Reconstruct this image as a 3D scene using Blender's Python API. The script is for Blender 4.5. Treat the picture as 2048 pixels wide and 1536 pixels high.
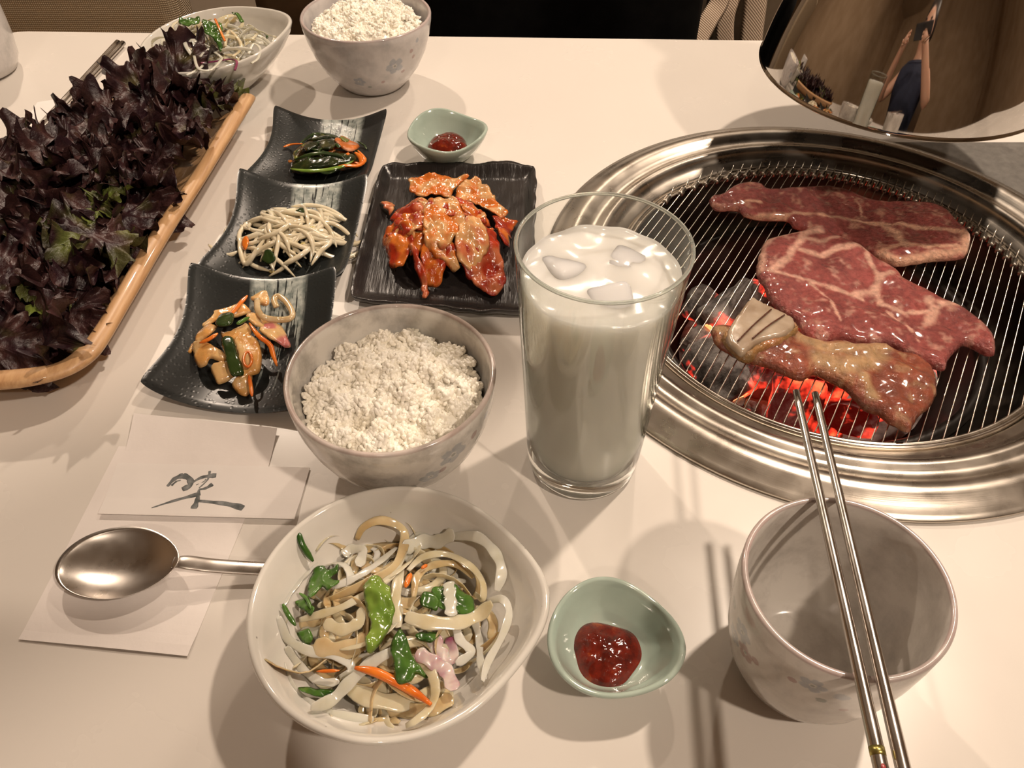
import bpy, bmesh, math, random
import numpy as np
from mathutils import Vector, Matrix, noise, geometry
R = math.radians
PI = math.pi
# ------------------------------------------------------------------ camera, world, lamps, exposure
scn = bpy.context.scene
for o in list(bpy.data.objects): bpy.data.objects.remove(o)
COL = scn.collection
PITCH, FPX, CAMH = R(47.2), 1620.0, 0.385        # table top is z = 0, metres
cam = bpy.data.cameras.new('camera'); camo = bpy.data.objects.new('camera', cam); COL.objects.link(camo)
camo.location = (0, 0, CAMH); camo.rotation_euler = (PI/2 - PITCH, 0, 0)
cam.sensor_width = 36; cam.lens = 36*FPX/2048; cam.clip_start = .01
scn.camera = camo
w = bpy.data.worlds.new('world'); scn.world = w; w.use_nodes = True
w.node_tree.nodes['Background'].inputs[0].default_value = (1, .83, .66, 1)
w.node_tree.nodes['Background'].inputs[1].default_value = .16
scn.view_settings.view_transform = 'Standard'; scn.view_settings.look = 'None'
scn.view_settings.exposure = 0.04; scn.view_settings.gamma = 1
try: scn.view_settings.use_curve_mapping = False
except Exception: pass
CEIL = 1.75
# ceiling downlights: x, y, power (W), source radius
LAMPS = [(.80, .95, 24, .045), (.95, -.62, 19, .045), (-.85, 2.05, 20, .030), (-.30, -1.15, 4, .04), (.45, 2.1, 8, .04)]
for x, y, p, r in LAMPS:
    l = bpy.data.lights.new('downlight_beam', 'SPOT'); l.energy = p*3.9; l.color = (1, .81, .645)
    l.shadow_soft_size = r; l.spot_size = R(150); l.spot_blend = .6
    o = bpy.data.objects.new('downlight_beam', l); COL.objects.link(o); o.location = (x, y, CEIL-.035)
    d = Vector((.0, .35, 0)) - o.location; o.rotation_euler = d.to_track_quat('-Z', 'Y').to_euler()

# ------------------------------------------------------------------ helpers
def on(px, py, z=0.0):
    """point of the horizontal plane at height z that the photograph shows at (px, py)"""
    u = (px-1024)/FPX; v = (768-py)/FPX
    dy = math.cos(PITCH)+v*math.sin(PITCH); dz = -math.sin(PITCH)+v*math.cos(PITCH)
    t = (z-CAMH)/dz
    return Vector((u*t, dy*t, z))
def crop(sc, ox, oy): return lambda x, y: (ox+x*sc, oy+y*sc)
def link(name, me, mats, parent=None):
    o = bpy.data.objects.new(name, me); COL.objects.link(o)
    if parent is not None: o.parent = parent
    if mats is not None and len(me.materials) == 0:
        for m in (mats if isinstance(mats, (list, tuple)) else [mats]): me.materials.append(m)
    return o
def mesh(name, V, F, mat, parent=None, smooth=True, cols=None, loc=None, uvs=None, midx=None):
    me = bpy.data.meshes.new(name); me.from_pydata([tuple(v) for v in V], [], [tuple(f) for f in F])
    if smooth: me.polygons.foreach_set('use_smooth', [True]*len(me.polygons))
    if cols is not None:
        a = me.color_attributes.new('Col', 'FLOAT_COLOR', 'POINT')
        c = np.ones((len(V), 4), dtype=np.float32); c[:, :3] = np.array(cols, dtype=np.float32)
        a.data.foreach_set('color', c.ravel())
    if uvs is not None:
        ul = me.uv_layers.new(name='UVMap'); li = np.zeros(len(me.loops), dtype=np.int32)
        me.loops.foreach_get('vertex_index', li)
        ul.data.foreach_set('uv', np.array(uvs, dtype=np.float32)[li].ravel())
    if midx is not None: me.polygons.foreach_set('material_index', midx)
    me.update()
    o = link(name, me, mat, parent)
    if loc is not None: o.location = loc
    return o
def tag(o, label=None, cat=None, group=None, kind=None):
    if label: o['label'] = label
    if cat: o['category'] = cat
    if group: o['group'] = group
    if kind: o['kind'] = kind
    return o
def thing(name, loc, label, cat, group=None, rz=0):
    o = bpy.data.objects.new(name, None); COL.objects.link(o); o.location = loc; o.rotation_euler = (0, 0, rz)
    o.empty_display_size = .02
    return tag(o, label, cat, group)
def n3(x, y, z=0, s=1.0, seed=0): return noise.noise(Vector((x*s+seed*7.31, y*s-seed*3.17, z*s+seed*1.7)))
def lathe(prof, seg=64, rfun=None, zfun=None, closed=False):
    """prof: list (r,z) from bottom centre up; rfun(theta, r, z)->r ; zfun(theta, r, z)->z"""
    V = []; F = []; n = len(prof)
    for i, (r, z) in enumerate(prof):
        for k in range(seg):
            th = 2*PI*k/seg
            rr = rfun(th, r, z) if rfun else r; zz = zfun(th, r, z) if zfun else z
            V.append((rr*math.cos(th), rr*math.sin(th), zz))
    m = n if closed else n-1
    for i in range(m):
        j = (i+1) % n
        for k in range(seg):
            k2 = (k+1) % seg
            F.append((i*seg+k, i*seg+k2, j*seg+k2, j*seg+k))
    return V, F
def cap(V, F, i0, seg, flip=False):
    c = len(V); ps = V[i0:i0+seg]; V.append((sum(p[0] for p in ps)/seg, sum(p[1] for p in ps)/seg, sum(p[2] for p in ps)/seg))
    for k in range(seg):
        a, b = i0+k, i0+(k+1) % seg
        F.append((c, b, a) if not flip else (c, a, b))
def smooth_path(P, n):
    P = [Vector(p) for p in P]; m = len(P)
    if m == 2: return [P[0].lerp(P[1], i/(n-1)) for i in range(n)]
    out = []
    for i in range(n):
        t = i/(n-1)*(m-1); k = min(int(t), m-2); f = t-k
        p0, p1, p2, p3 = P[max(k-1, 0)], P[k], P[k+1], P[min(k+2, m-1)]
        out.append(.5*((2*p1)+(p2-p0)*f+(2*p0-5*p1+4*p2-p3)*f*f+(3*p1-p0-3*p2+p3)*f**3))
    return out
def tube(P, rad, seg=8, flat=1.0, up=None, twist=0.0, n=None, tilt=0.0):
    """swept tube; rad is a number or list or function of t; flat scales the section along the up-axis; returns V,F closed"""
    if n: P = smooth_path(P, n)
    P = [Vector(p) for p in P]; m = len(P); V = []; F = []
    upv = Vector(up) if up else Vector((0, 0, 1))
    side = None
    for i, p in enumerate(P):
        t = (P[min(i+1, m-1)]-P[max(i-1, 0)]); t = t.normalized() if t.length > 1e-9 else Vector((1, 0, 0))
        s = t.cross(upv)
        if s.length < .15: s = (side - t*side.dot(t)) if side else t.orthogonal()
        s.normalize()
        if side and s.dot(side) < 0 and up is None: s = (side - t*side.dot(t)).normalized()
        side = s; u = s.cross(t).normalized()
        f = i/(m-1)
        r = rad(f) if callable(rad) else (rad[min(i, len(rad)-1)] if isinstance(rad, (list, tuple)) else rad)
        a0 = twist*f+tilt
        s2 = s*math.cos(a0)+u*math.sin(a0); u2 = u*math.cos(a0)-s*math.sin(a0)
        for k in range(seg):
            a = 2*PI*k/seg
            V.append(p+s2*(r*math.cos(a))+u2*(r*flat*math.sin(a)))
    for i in range(m-1):
        for k in range(seg):
            k2 = (k+1) % seg
            F.append((i*seg+k, (i+1)*seg+k, (i+1)*seg+k2, i*seg+k2))
    cap(V, F, 0, seg, True); cap(V, F, (m-1)*seg, seg, False)
    return V, F
def join(parts):
    V = []; F = []
    for v, f in parts:
        b = len(V); V += list(v); F += [tuple(i+b for i in q) for q in f]
    return V, F
def box(cx, cy, cz, sx, sy, sz, bev=0.0, seg=2, mat4=None):
    bm = bmesh.new(); bmesh.ops.create_cube(bm, size=1)
    bmesh.ops.scale(bm, vec=(sx, sy, sz), verts=bm.verts)
    if bev: bmesh.ops.bevel(bm, geom=list(bm.edges), offset=bev, segments=seg, profile=.5, affect='EDGES')
    if mat4 is not None: bmesh.ops.transform(bm, matrix=mat4, verts=bm.verts)
    bmesh.ops.translate(bm, vec=(cx, cy, cz), verts=bm.verts)
    bm.verts.index_update()
    V = [v.co.copy() for v in bm.verts]; F = [[v.index for v in f.verts] for f in bm.faces]; bm.free()
    return V, F
def dist_seg(px, py, ax, ay, bx, by):
    dx, dy = bx-ax, by-ay; L = dx*dx+dy*dy
    t = np.clip(((px-ax)*dx+(py-ay)*dy)/(L if L > 0 else 1), 0, 1)
    return np.hypot(px-ax-t*dx, py-ay-t*dy)
def inside(px, py, poly):
    r = np.zeros(px.shape, bool); n = len(poly); j = n-1
    for i in range(n):
        xi, yi = poly[i]; xj, yj = poly[j]
        c = ((yi > py) != (yj > py)) & (px < (xj-xi)*(py-yi)/((yj-yi) if yj != yi else 1e-12)+xi)
        r ^= c; j = i
    return r
def resample(poly, step, closed=True):
    P = [Vector((p[0], p[1], 0)) for p in poly]; m = len(P); out = []
    for k in range(m):
        p0, p1, p2, p3 = P[k-1], P[k], P[(k+1) % m], P[(k+2) % m]
        c = max(1, int((p2-p1).length/step))
        for i in range(c):
            f = i/c
            out.append(.5*((2*p1)+(p2-p0)*f+(2*p0-5*p1+4*p2-p3)*f*f+(3*p1-p0-3*p2+p3)*f**3))
    return [(p.x, p.y) for p in out]
def slab_geo(poly, h, step, base, edge=None, bump=0.0, bscale=80, seed=0, jag=0.0, colf=None):
    """closed soft-edged slab from a 2D outline lying on base(x,y)"""
    o = resample(poly, step)
    if jag: o = [(x+jag*n3(x, y, 0, 160, seed), y+jag*n3(x, y, 5, 160, seed+3)) for x, y in o]
    edge = edge or h*.9; n = len(o)
    xs = [p[0] for p in o]; ys = [p[1] for p in o]
    gx, gy = np.meshgrid(np.arange(min(xs), max(xs), step), np.arange(min(ys), max(ys), step*.87))
    gx = gx.copy(); gx[1::2] += step/2; gx = gx.ravel(); gy = gy.ravel()
    k = inside(gx, gy, o); gx = gx[k]; gy = gy[k]
    d = np.full(gx.shape, 1e9)
    for i in range(n):
        a, b = o[i], o[(i+1) % n]; d = np.minimum(d, dist_seg(gx, gy, a[0], a[1], b[0], b[1]))
    k = d > step*.55; gx = gx[k]; gy = gy[k]; d = d[k]
    pts = [Vector(p) for p in o]+[Vector((a, b)) for a, b in zip(gx, gy)]
    vo, eo, fo, ov, oe, of = geometry.delaunay_2d_cdt(pts, [(i, (i+1) % n) for i in range(n)], [list(range(n))], 1, 1e-7)
    N = len(vo); dd = np.zeros(N)
    for i, s in enumerate(ov):
        if s and s[0] >= n: dd[i] = d[s[0]-n]
    f = np.sqrt(np.clip(1-(1-np.clip(dd/edge, 0, 1))**2, 0, 1))
    V = []; mp = {}
    for i, p in enumerate(vo):
        b = base(p.x, p.y) if callable(base) else base
        bb = bump*(n3(p.x, p.y, 0, bscale, seed)+.5*n3(p.x, p.y, 0, bscale*2.3, seed+1))*min(1, dd[i]/edge)
        V.append((p.x, p.y, b+h*(.4+.6*f[i])+bb))
    for i, p in enumerate(vo):
        if dd[i] <= 0: mp[i] = i
        else:
            b = base(p.x, p.y) if callable(base) else base
            mp[i] = len(V); V.append((p.x, p.y, b+h*(.4-.4*f[i])))
    F = []
    for t in fo:
        t = list(t); a, b, c = [vo[q] for q in t[:3]]
        if (b.x-a.x)*(c.y-a.y)-(b.y-a.y)*(c.x-a.x) < 0: t.reverse()
        F.append(tuple(t)); F.append(tuple(mp[q] for q in reversed(t)))
    cols = [colf(v[0], v[1]) for v in V] if colf else None
    return V, F, cols

# ------------------------------------------------------------------ materials
class NT:
    def __init__(s, name):
        s.m = bpy.data.materials.new(name); s.m.use_nodes = True; s.t = s.m.node_tree; s.n = s.t.nodes
        s.b = s.n['Principled BSDF']; s._c = None
    def node(s, ty, **kw):
        q = s.n.new(ty)
        for k, v in kw.items(): setattr(q, k, v)
        return q
    def l(s, a, b): s.t.links.new(a, b)
    def put(s, sock, v):
        if hasattr(v, 'is_output'): s.l(v, sock)
        elif isinstance(v, (tuple, list)) and len(v) == 3 and sock.type == 'RGBA': sock.default_value = (*v, 1)
        else: sock.default_value = v
    def obj(s, sc=(1, 1, 1), kind='Object'):
        tc = s.node('ShaderNodeTexCoord'); mp = s.node('ShaderNodeMapping'); mp.inputs['Scale'].default_value = sc
        s.l(tc.outputs[kind], mp.inputs['Vector']); return mp.outputs[0]
    def noise(s, scale, detail=3, rough=.5, vec=None, dist=0):
        q = s.node('ShaderNodeTexNoise'); q.inputs['Scale'].default_value = scale; q.inputs['Detail'].default_value = detail
        q.inputs['Roughness'].default_value = rough; q.inputs['Distortion'].default_value = dist
        s.l(vec if vec is not None else s.obj(), q.inputs['Vector']); return q.outputs['Fac']
    def vor(s, scale, vec=None, out='Distance'):
        q = s.node('ShaderNodeTexVoronoi'); q.inputs['Scale'].default_value = scale
        s.l(vec if vec is not None else s.obj(), q.inputs['Vector']); return q.outputs[out]
    def ramp(s, fac, stops, interp='LINEAR'):
        q = s.node('ShaderNodeValToRGB'); q.color_ramp.interpolation = interp; e = q.color_ramp.elements
        while len(e) < len(stops): e.new(.5)
        for i, (p, c) in enumerate(stops):
            e[i].position = p; e[i].color = (*c, 1) if isinstance(c, (tuple, list)) else (c, c, c, 1)
        s.l(fac, q.inputs['Fac']); return q.outputs['Color']
    def mix(s, f, a, b, mode='MIX'):
        q = s.node('ShaderNodeMix', data_type='RGBA', blend_type=mode)
        s.put(q.inputs[0], f); s.put(q.inputs[6], a); s.put(q.inputs[7], b); return q.outputs[2]
    def math(s, op, a, b=None, clamp=False):
        q = s.node('ShaderNodeMath', operation=op, use_clamp=clamp); s.put(q.inputs[0], a)
        if b is not None: s.put(q.inputs[1], b)
        return q.outputs[0]
    def attr(s, name='Col'):
        q = s.node('ShaderNodeVertexColor'); q.layer_name = name; return q.outputs['Color']
    def bump(s, h, strength=.3, dist=.001, normal=None):
        q = s.node('ShaderNodeBump'); q.inputs['Strength'].default_value = strength; q.inputs['Distance'].default_value = dist
        s.l(h, q.inputs['Height'])
        if normal is not None: s.l(normal, q.inputs['Normal'])
        s.l(q.outputs[0], s.b.inputs['Normal']); return q.outputs[0]
    def set(s, **kw):
        names = dict(col='Base Color', rough='Roughness', metal='Metallic', sss='Subsurface Weight', sssr='Subsurface Radius', ssss='Subsurface Scale',
                     coat='Coat Weight', coatr='Coat Roughness', spec='Specular IOR Level', trans='Transmission Weight', ior='IOR', emc='Emission Color', ems='Emission Strength', sheen='Sheen Weight', alpha='Alpha', aniso='Anisotropic')
        for k, v in kw.items(): s.put(s.b.inputs[names[k]], v)
        return s.m
def simple(name, col, rough=.5, **kw):
    return NT(name).set(col=col, rough=rough, **kw)
def varied(name, c1, c2, scale=40, rough=.4, bump=.2, bscale=200, bdist=.0005, **kw):
    t = NT(name); f = t.noise(scale, 4)
    t.bump(t.noise(bscale, 3), bump, bdist)
    return t.set(col=t.ramp(f, [(.35, c1), (.65, c2)]), rough=rough, **kw)

t = NT('white_laminate'); M_TABLE = t.set(col=t.ramp(t.noise(3, 3), [(.3, (.70, .66, .61)), (.7, (.74, .70, .65))]), rough=t.ramp(t.noise(14, 4), [(.3, .20), (.7, .30)]), spec=.45)
M_EDGE = simple('table_edge_band', (.45, .38, .30), .5)
def steel(name, col, rough, brush=0, bs=.05, **kw):
    t = NT(name)
    f = t.noise(60, 4); r = t.ramp(f, [(.3, max(.02, rough*.75)), (.7, rough*1.25)])
    if brush:
        v = t.obj((brush, 2, brush)); t.bump(t.noise(30, 3, .6, v), bs, .0003)
    return t.set(col=col, rough=r, metal=1.0, **kw)
M_RING = steel('brushed_steel_ring', (.52, .47, .41), .21)
t = NT('worn_steel_ring')
tc = t.node('ShaderNodeTexCoord'); sx = t.node('ShaderNodeSeparateXYZ'); t.l(tc.outputs['Object'], sx.inputs[0])
ang = t.math('ARCTAN2', sx.outputs[1], sx.outputs[0]); rad = t.math('SQRT', t.math('ADD', t.math('MULTIPLY', sx.outputs[0], sx.outputs[0]), t.math('MULTIPLY', sx.outputs[1], sx.outputs[1])))
cb = t.node('ShaderNodeCombineXYZ'); t.l(t.math('MULTIPLY', ang, 2.0), cb.inputs[0]); t.l(t.math('MULTIPLY', rad, 900.0), cb.inputs[1])
t.bump(t.noise(2.2, 3, .6, cb.outputs[0]), .10, .0004)
M_RING2 = t.set(col=t.ramp(t.noise(30, 5), [(.3, (.52, .47, .41)), (.7, (.64, .59, .52))]), rough=t.ramp(t.noise(50, 5), [(.3, .24), (.7, .36)]), metal=1.0)
M_CHROME = steel('polished_hood_steel', (.60, .575, .55), .035)
M_CUTLERY = steel('cutlery_steel', (.56, .52, .48), .30)
M_CHOP = steel('chopstick_steel', (.60, .56, .52), .20)
M_WIRE = steel('grate_wire_steel', (.62, .57, .50), .25)
M_SPRING = steel('spring_steel', (.42, .38, .33), .30)
M_PANEL = NT('grey_steel_panel'); M_PANEL = M_PANEL.set(col=M_PANEL.ramp(M_PANEL.noise(120, 5, .7), [(.3, (.16, .15, .14)), (.7, (.24, .23, .21))]), rough=.42, metal=.35)
M_WELL = varied('sooty_well_steel', (.05, .043, .036), (.14, .12, .10), 25, .30, .3, 90, metal=.9)
M_POT = varied('black_fire_pot', (.012, .010, .009), (.03, .024, .02), 30, .32, .3, 90, metal=.2)
M_BLACKRING = simple('black_gap_ring', (.02, .018, .016), .3)

t = NT('charcoal')
ash = t.noise(45, 5, .6); cr = t.vor(95)
hot = t.noise(28, 3, .6)
base = t.ramp(ash, [(.36, (.06, .052, .048)), (.52, (.26, .235, .22)), (.70, (.46, .43, .40))])
glow = t.math('MULTIPLY', t.ramp(hot, [(.56, 0.0), (.68, 1.0)]), t.ramp(t.noise(160, 4, .7), [(.35, .2), (.6, 1.0)]))
t.bump(t.noise(150, 5, .7), .8, .002)
M_COAL = t.set(col=base, rough=.9, emc=t.ramp(glow, [(0, (.0, .0, .0)), (.3, (.6, .02, .01)), (.7, (1, .10, .03)), (1, (1, .35, .12))]), ems=1.5)
t = NT('glowing_charcoal')
glow = t.ramp(t.noise(34, 4, .6), [(.49, 0.0), (.70, 1.0)])
t.bump(t.noise(120, 5, .7), .8, .002)
M_EMBER = t.set(col=t.ramp(ash if False else t.noise(60, 4), [(.4, (.05, .03, .03)), (.65, (.22, .17, .16))]), rough=.9, emc=t.ramp(glow, [(0, (.03, .0, .0)), (.45, (.75, .035, .015)), (1, (1, .17, .06))]), ems=1.7)
t = NT('white_hot_core'); M_HOT = t.set(col=(.3, .1, .05), rough=.9, emc=t.ramp(t.noise(90, 3), [(.3, (1, .16, .05)), (.65, (1, .5, .2))]), ems=3.0)

def glaze(name, c1, c2, rim, h, blobs=(), rough=.16, speck=None):
    """mottled stoneware glaze, dark rim line at height h, painted flowers at blobs (x,y,z,r,colour index)"""
    t = NT(name); f = t.noise(48, 6, .65); col = t.ramp(f, [(.30, c1), (.56, c2)])
    v = t.obj((1, 1, .35)); col = t.mix(t.ramp(t.noise(70, 4, .6, v), [(.55, 0), (.8, .55)]), col, (c1[0]*.72, c1[1]*.74, c1[2]*.80))
    tc = t.node('ShaderNodeTexCoord')
    pal = [(.16, .22, .30), (.30, .15, .14), (.13, .17, .14)]
    for (x, y, z, r, ci) in blobs:
        d = t.node('ShaderNodeVectorMath', operation='DISTANCE'); t.l(tc.outputs['Object'], d.inputs[0]); d.inputs[1].default_value = (x, y, z)
        dn = t.math('ADD', d.outputs['Value'], t.math('MULTIPLY', t.math('SUBTRACT', t.noise(300, 3, .7), .5), r*1.0))
        q = t.node('ShaderNodeMapRange'); q.inputs[1].default_value = r*1.05; q.inputs[2].default_value = r*.75; q.inputs[3].default_value = 0; q.inputs[4].default_value = .62 if ci else .5
        t.l(dn, q.inputs[0]); col = t.mix(q.outputs[0], col, pal[ci])
    if speck: col = t.mix(t.ramp(t.vor(170), [(.035, .7), (.06, 0)]), col, speck)
    sx = t.node('ShaderNodeSeparateXYZ'); t.l(tc.outputs['Object'], sx.inputs[0])
    q = t.node('ShaderNodeMapRange'); q.inputs[1].default_value = h-.0013; q.inputs[2].default_value = h-.0003; q.inputs[4].default_value = .40; t.l(sx.outputs[2], q.inputs[0])
    rimc = t.ramp(t.noise(60, 3), [(.35, rim), (.65, (min(1, rim[0]*2.0), min(1, rim[1]*1.9), min(1, rim[2]*1.9)))])
    col = t.mix(q.outputs[0], col, rimc)
    t.bump(t.noise(55, 3), .12, .0012)
    return t.set(col=col, rough=rough, coat=.25, coatr=.08)
M_SALADBOWL = None
M_CELADON = varied('celadon_glaze', (.36, .45, .39), (.44, .53, .46), 30, .10, .1, 60, coat=.6, coatr=.05)
t = NT('black_glaze'); v = t.obj((1, 1, 1))
t.bump(t.ramp(t.vor(330), [(.0, 0), (.4, 1)]), .22, .0004)
BLK1, BLK2 = (.012, .013, .013), (.022, .026, .026)
M_BLACKDISH = t
uvn = t.node('ShaderNodeUVMap'); sx = t.node('ShaderNodeSeparateXYZ'); t.l(uvn.outputs[0], sx.inputs[0])
mp = t.node('ShaderNodeMapping'); mp.inputs['Scale'].default_value = (46, 2.6, 1); t.l(uvn.outputs[0], mp.inputs['Vector'])
st = t.noise(1.0, 4, .65, mp.outputs[0], .3)
def rng(a, lo, hi, o0=0, o1=1):
    q = t.node('ShaderNodeMapRange'); q.inputs[1].default_value = lo; q.inputs[2].default_value = hi; q.inputs[3].default_value = o0; q.inputs[4].default_value = o1; t.l(a, q.inputs[0]); return q.outputs[0]
band = t.math('MULTIPLY', rng(sx.outputs[0], .40, .44), rng(sx.outputs[0], .80, .76))
thr = rng(sx.outputs[1], 1.0, .15, .36, .64)
msk = t.math('MULTIPLY', t.math('MULTIPLY', band, rng(sx.outputs[1], .12, .35)), t.math('GREATER_THAN', st, thr))
col = t.mix(msk, t.ramp(t.noise(12, 3), [(.3, BLK1), (.7, BLK2)]), t.ramp(t.noise(180, 3), [(.35, (.16, .19, .18)), (.65, (.42, .45, .42))]))
M_BLACKDISH = t.set(col=col, rough=.27, coat=.05, coatr=.2, spec=.32)
t = NT('black_ridged_glaze'); t.bump(t.noise(8, 4, .6, t.obj((26, 2.2, 4))), .5, .0016)
M_BLACKPLATE = t.set(col=t.ramp(t.noise(30, 4), [(.3, (.012, .010, .010)), (.7, (.026, .022, .021))]), rough=.26)
t = NT('bamboo_wood'); g = t.noise(6, 4, .6, t.obj((60, 3, 60)))
M_BAMBOO = t.set(col=t.ramp(g, [(.3, (.44, .24, .11)), (.7, (.62, .39, .20))]), rough=.42, coat=.2)
M_PAPER = varied('white_napkin_paper', (.80, .75, .72), (.85, .80, .77), 30, .85, .25, 300)
M_PAPER2 = varied('white_sleeve_paper', (.82, .78, .75), (.86, .82, .79), 30, .8, .15, 200)
t = NT('brush_ink'); M_INK = t.set(col=t.ramp(t.noise(220, 3), [(.35, (.09, .10, .10)), (.65, (.27, .28, .28))]), rough=.8)
# food
def food(name, c1, c2, scale=90, rough=.22, sss=.35, srad=(.6, .35, .2), ssc=.003, bump=.5, bscale=260, bd=.0005, **kw):
    t = NT(name); t.bump(t.noise(bscale, 3), bump, bd)
    return t.set(col=t.ramp(t.noise(scale, 4), [(.32, c1), (.66, c2)]), rough=rough, sss=sss, sssr=srad, ssss=ssc, coat=.35, coatr=.12, **kw)
def foodcol(name, rough=.2, sss=.3, ssc=.003, bump=.6, bscale=300, bd=.0006, vary=.25, vs=140, coat=.5, tint=None):
    t = NT(name); t.bump(t.noise(bscale, 4, .6), bump, bd)
    k = t.ramp(t.noise(vs, 4), [(.3, 1-vary), (.7, 1+vary*.4)])
    c = t.mix(1.0, t.attr(), k, 'MULTIPLY')
    if tint: c = t.mix(t.ramp(t.noise(vs*.45, 4, .65), [(tint[1], 0.0), (tint[1]+.12, .85)]), c, tint[0])
    return t.set(col=c, rough=rough, sss=sss, sssr=(.7, .3, .2), ssss=ssc, coat=coat, coatr=.1)
M_RICE = food('cooked_rice', (.92, .87, .75), (.96, .93, .85), 60, .25, .0, (.9, .8, .6), .0015, .05, 200)
M_ONION = food('dressed_onion', (.60, .50, .30), (.76, .68, .50), 70, .13, .45, (.8, .6, .4), .004, .25, 220, alpha=.86)
M_ONIONW = food('raw_white_onion', (.62, .60, .48), (.78, .76, .66), 50, .15, .45, (.8, .7, .5), .004, .25, 220, alpha=.86)
M_ONIONT = food('tan_onion', (.52, .36, .17), (.72, .56, .34), 60, .16, .45, (.8, .5, .3), .004, .3, 200, alpha=.86)
t = NT('purple_edged_onion'); t.bump(t.noise(200, 3), .25, .0004); M_ONIONP = t.set(col=t.ramp(t.noise(60, 3), [(.42, (.66, .56, .52)), (.62, (.30, .07, .16))]), rough=.18, sss=.4, ssss=.003, coat=.4)
M_PURPLE = food('red_onion_ring', (.14, .015, .06), (.30, .05, .13), 80, .2, .3)
M_GREENS = food('green_leaf', (.025, .080, .012), (.09, .20, .03), 60, .22, .25, (.3, .6, .1), .002, .6, 160)
M_STEM = food('pale_green_stem', (.09, .19, .02), (.24, .35, .06), 50, .16, .35, (.4, .6, .15), .003, .4, 160)
M_DKGREEN = food('dark_green_skin', (.006, .018, .005), (.035, .065, .014), 60, .14, .15, (.2, .4, .1), .001, .6, 160)
M_CUKE_O = food('brown_orange_skin', (.10, .03, .006), (.40, .13, .02), 120, .15, .2)
M_CARROT = food('carrot', (.62, .13, .012), (.80, .24, .03), 70, .2, .35, (.8, .35, .1), .003, .3, 200)
M_SPROUT = food('bean_sprout', (.60, .52, .36), (.78, .72, .56), 60, .14, .3, (.8, .65, .4), .003, .2, 220)
M_SPHEAD = food('sprout_bean_head', (.52, .42, .15), (.66, .55, .24), 90, .25, .3)
t = NT('red_chilli_sauce'); t.bump(t.noise(130, 4, .6), .5, .001)
M_SAUCE = t.set(col=t.ramp(t.noise(120, 4, .65), [(.35, (.055, .005, .003)), (.6, (.15, .012, .005)), (.72, (.28, .05, .01))]), rough=.12, sss=.1, ssss=.002, coat=.6, coatr=.05)
M_KIMCHI = foodcol('kimchi_leaf', .17, .3, .003, .7, 190, .0009, .25, 90, .6, ((.50, .035, .008), .56))
M_MIX = foodcol('pickled_mix', .2, .35, .003, .6, 200, .0008, .2, 110, .5, ((.45, .13, .02), .60))
M_CUKE = foodcol('cucumber_kimchi', .14, .2, .002, .7, 200, .0008, .3, 120, .7, ((.45, .06, .01), .66))
M_MEAT = foodcol('raw_marinated_meat', .15, .25, .003, 1.0, 460, .0022, .34, 260, .75)
M_COOKED = foodcol('browning_meat', .17, .25, .003, 1.0, 340, .0022, .35, 160, .7)
M_BONE = food('rib_bone', (.30, .22, .15), (.45, .36, .27), 60, .22, .35, (.6, .4, .3), .003, .3, 150)
t = NT('lettuce_leaf'); t.bump(t.noise(230, 4, .6), .8, .0012)
M_LETTUCE = t.set(col=t.mix(1.0, t.attr(), t.ramp(t.noise(70, 4), [(.3, .55), (.7, 1.3)]), 'MULTIPLY'), rough=.36, spec=.4, sss=.0, coat=.1, coatr=.25)
t = NT('clear_glass'); M_GLASS = t.set(col=(.97, .99, .97), rough=.0, trans=1.0, ior=1.47)
t = NT('thin_glass_wall')
fr = t.node('ShaderNodeFresnel'); fr.inputs[0].default_value = 1.5; tr = t.node('ShaderNodeBsdfTransparent'); lw = t.node('ShaderNodeLayerWeight'); lw.inputs[0].default_value = .5; t.l(t.mix(t.math('POWER', lw.outputs['Facing'], 3.0), (.97, .975, .965), (.50, .55, .50)), tr.inputs[0])
gs = t.node('ShaderNodeBsdfGlossy'); gs.inputs['Roughness'].default_value = .02; mx = t.node('ShaderNodeMixShader')
ge = t.node('ShaderNodeNewGeometry'); t.l(t.math('ADD', 1.5, t.math('MULTIPLY', ge.outputs['Backfacing'], 1/1.5-1.5)), fr.inputs[0])
t.l(fr.outputs[0], mx.inputs[0]); t.l(tr.outputs[0], mx.inputs[1]); t.l(gs.outputs[0], mx.inputs[2]); t.l(mx.outputs[0], t.n['Material Output'].inputs['Surface'])
M_THIN = t.m
M_RIM = simple('glass_rim', (.80, .85, .80), .03, trans=.8, ior=1.3)
t = NT('milky_drink'); M_DRINK = t.set(col=(.74, .73, .69), rough=.14, sss=.8, sssr=(1, .95, .85), ssss=.03, spec=.4)
t = NT('frosted_ice'); t.bump(t.noise(60, 3), .4, .001); M_ICE = t.set(col=(.70, .69, .67), rough=.07, ior=1.31, sss=.7, sssr=(1, .95, .85), ssss=.03, spec=.4)
t = NT('water_drop'); M_DROP = t.set(col=(1, 1, 1), rough=0, trans=1, ior=1.33)
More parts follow.
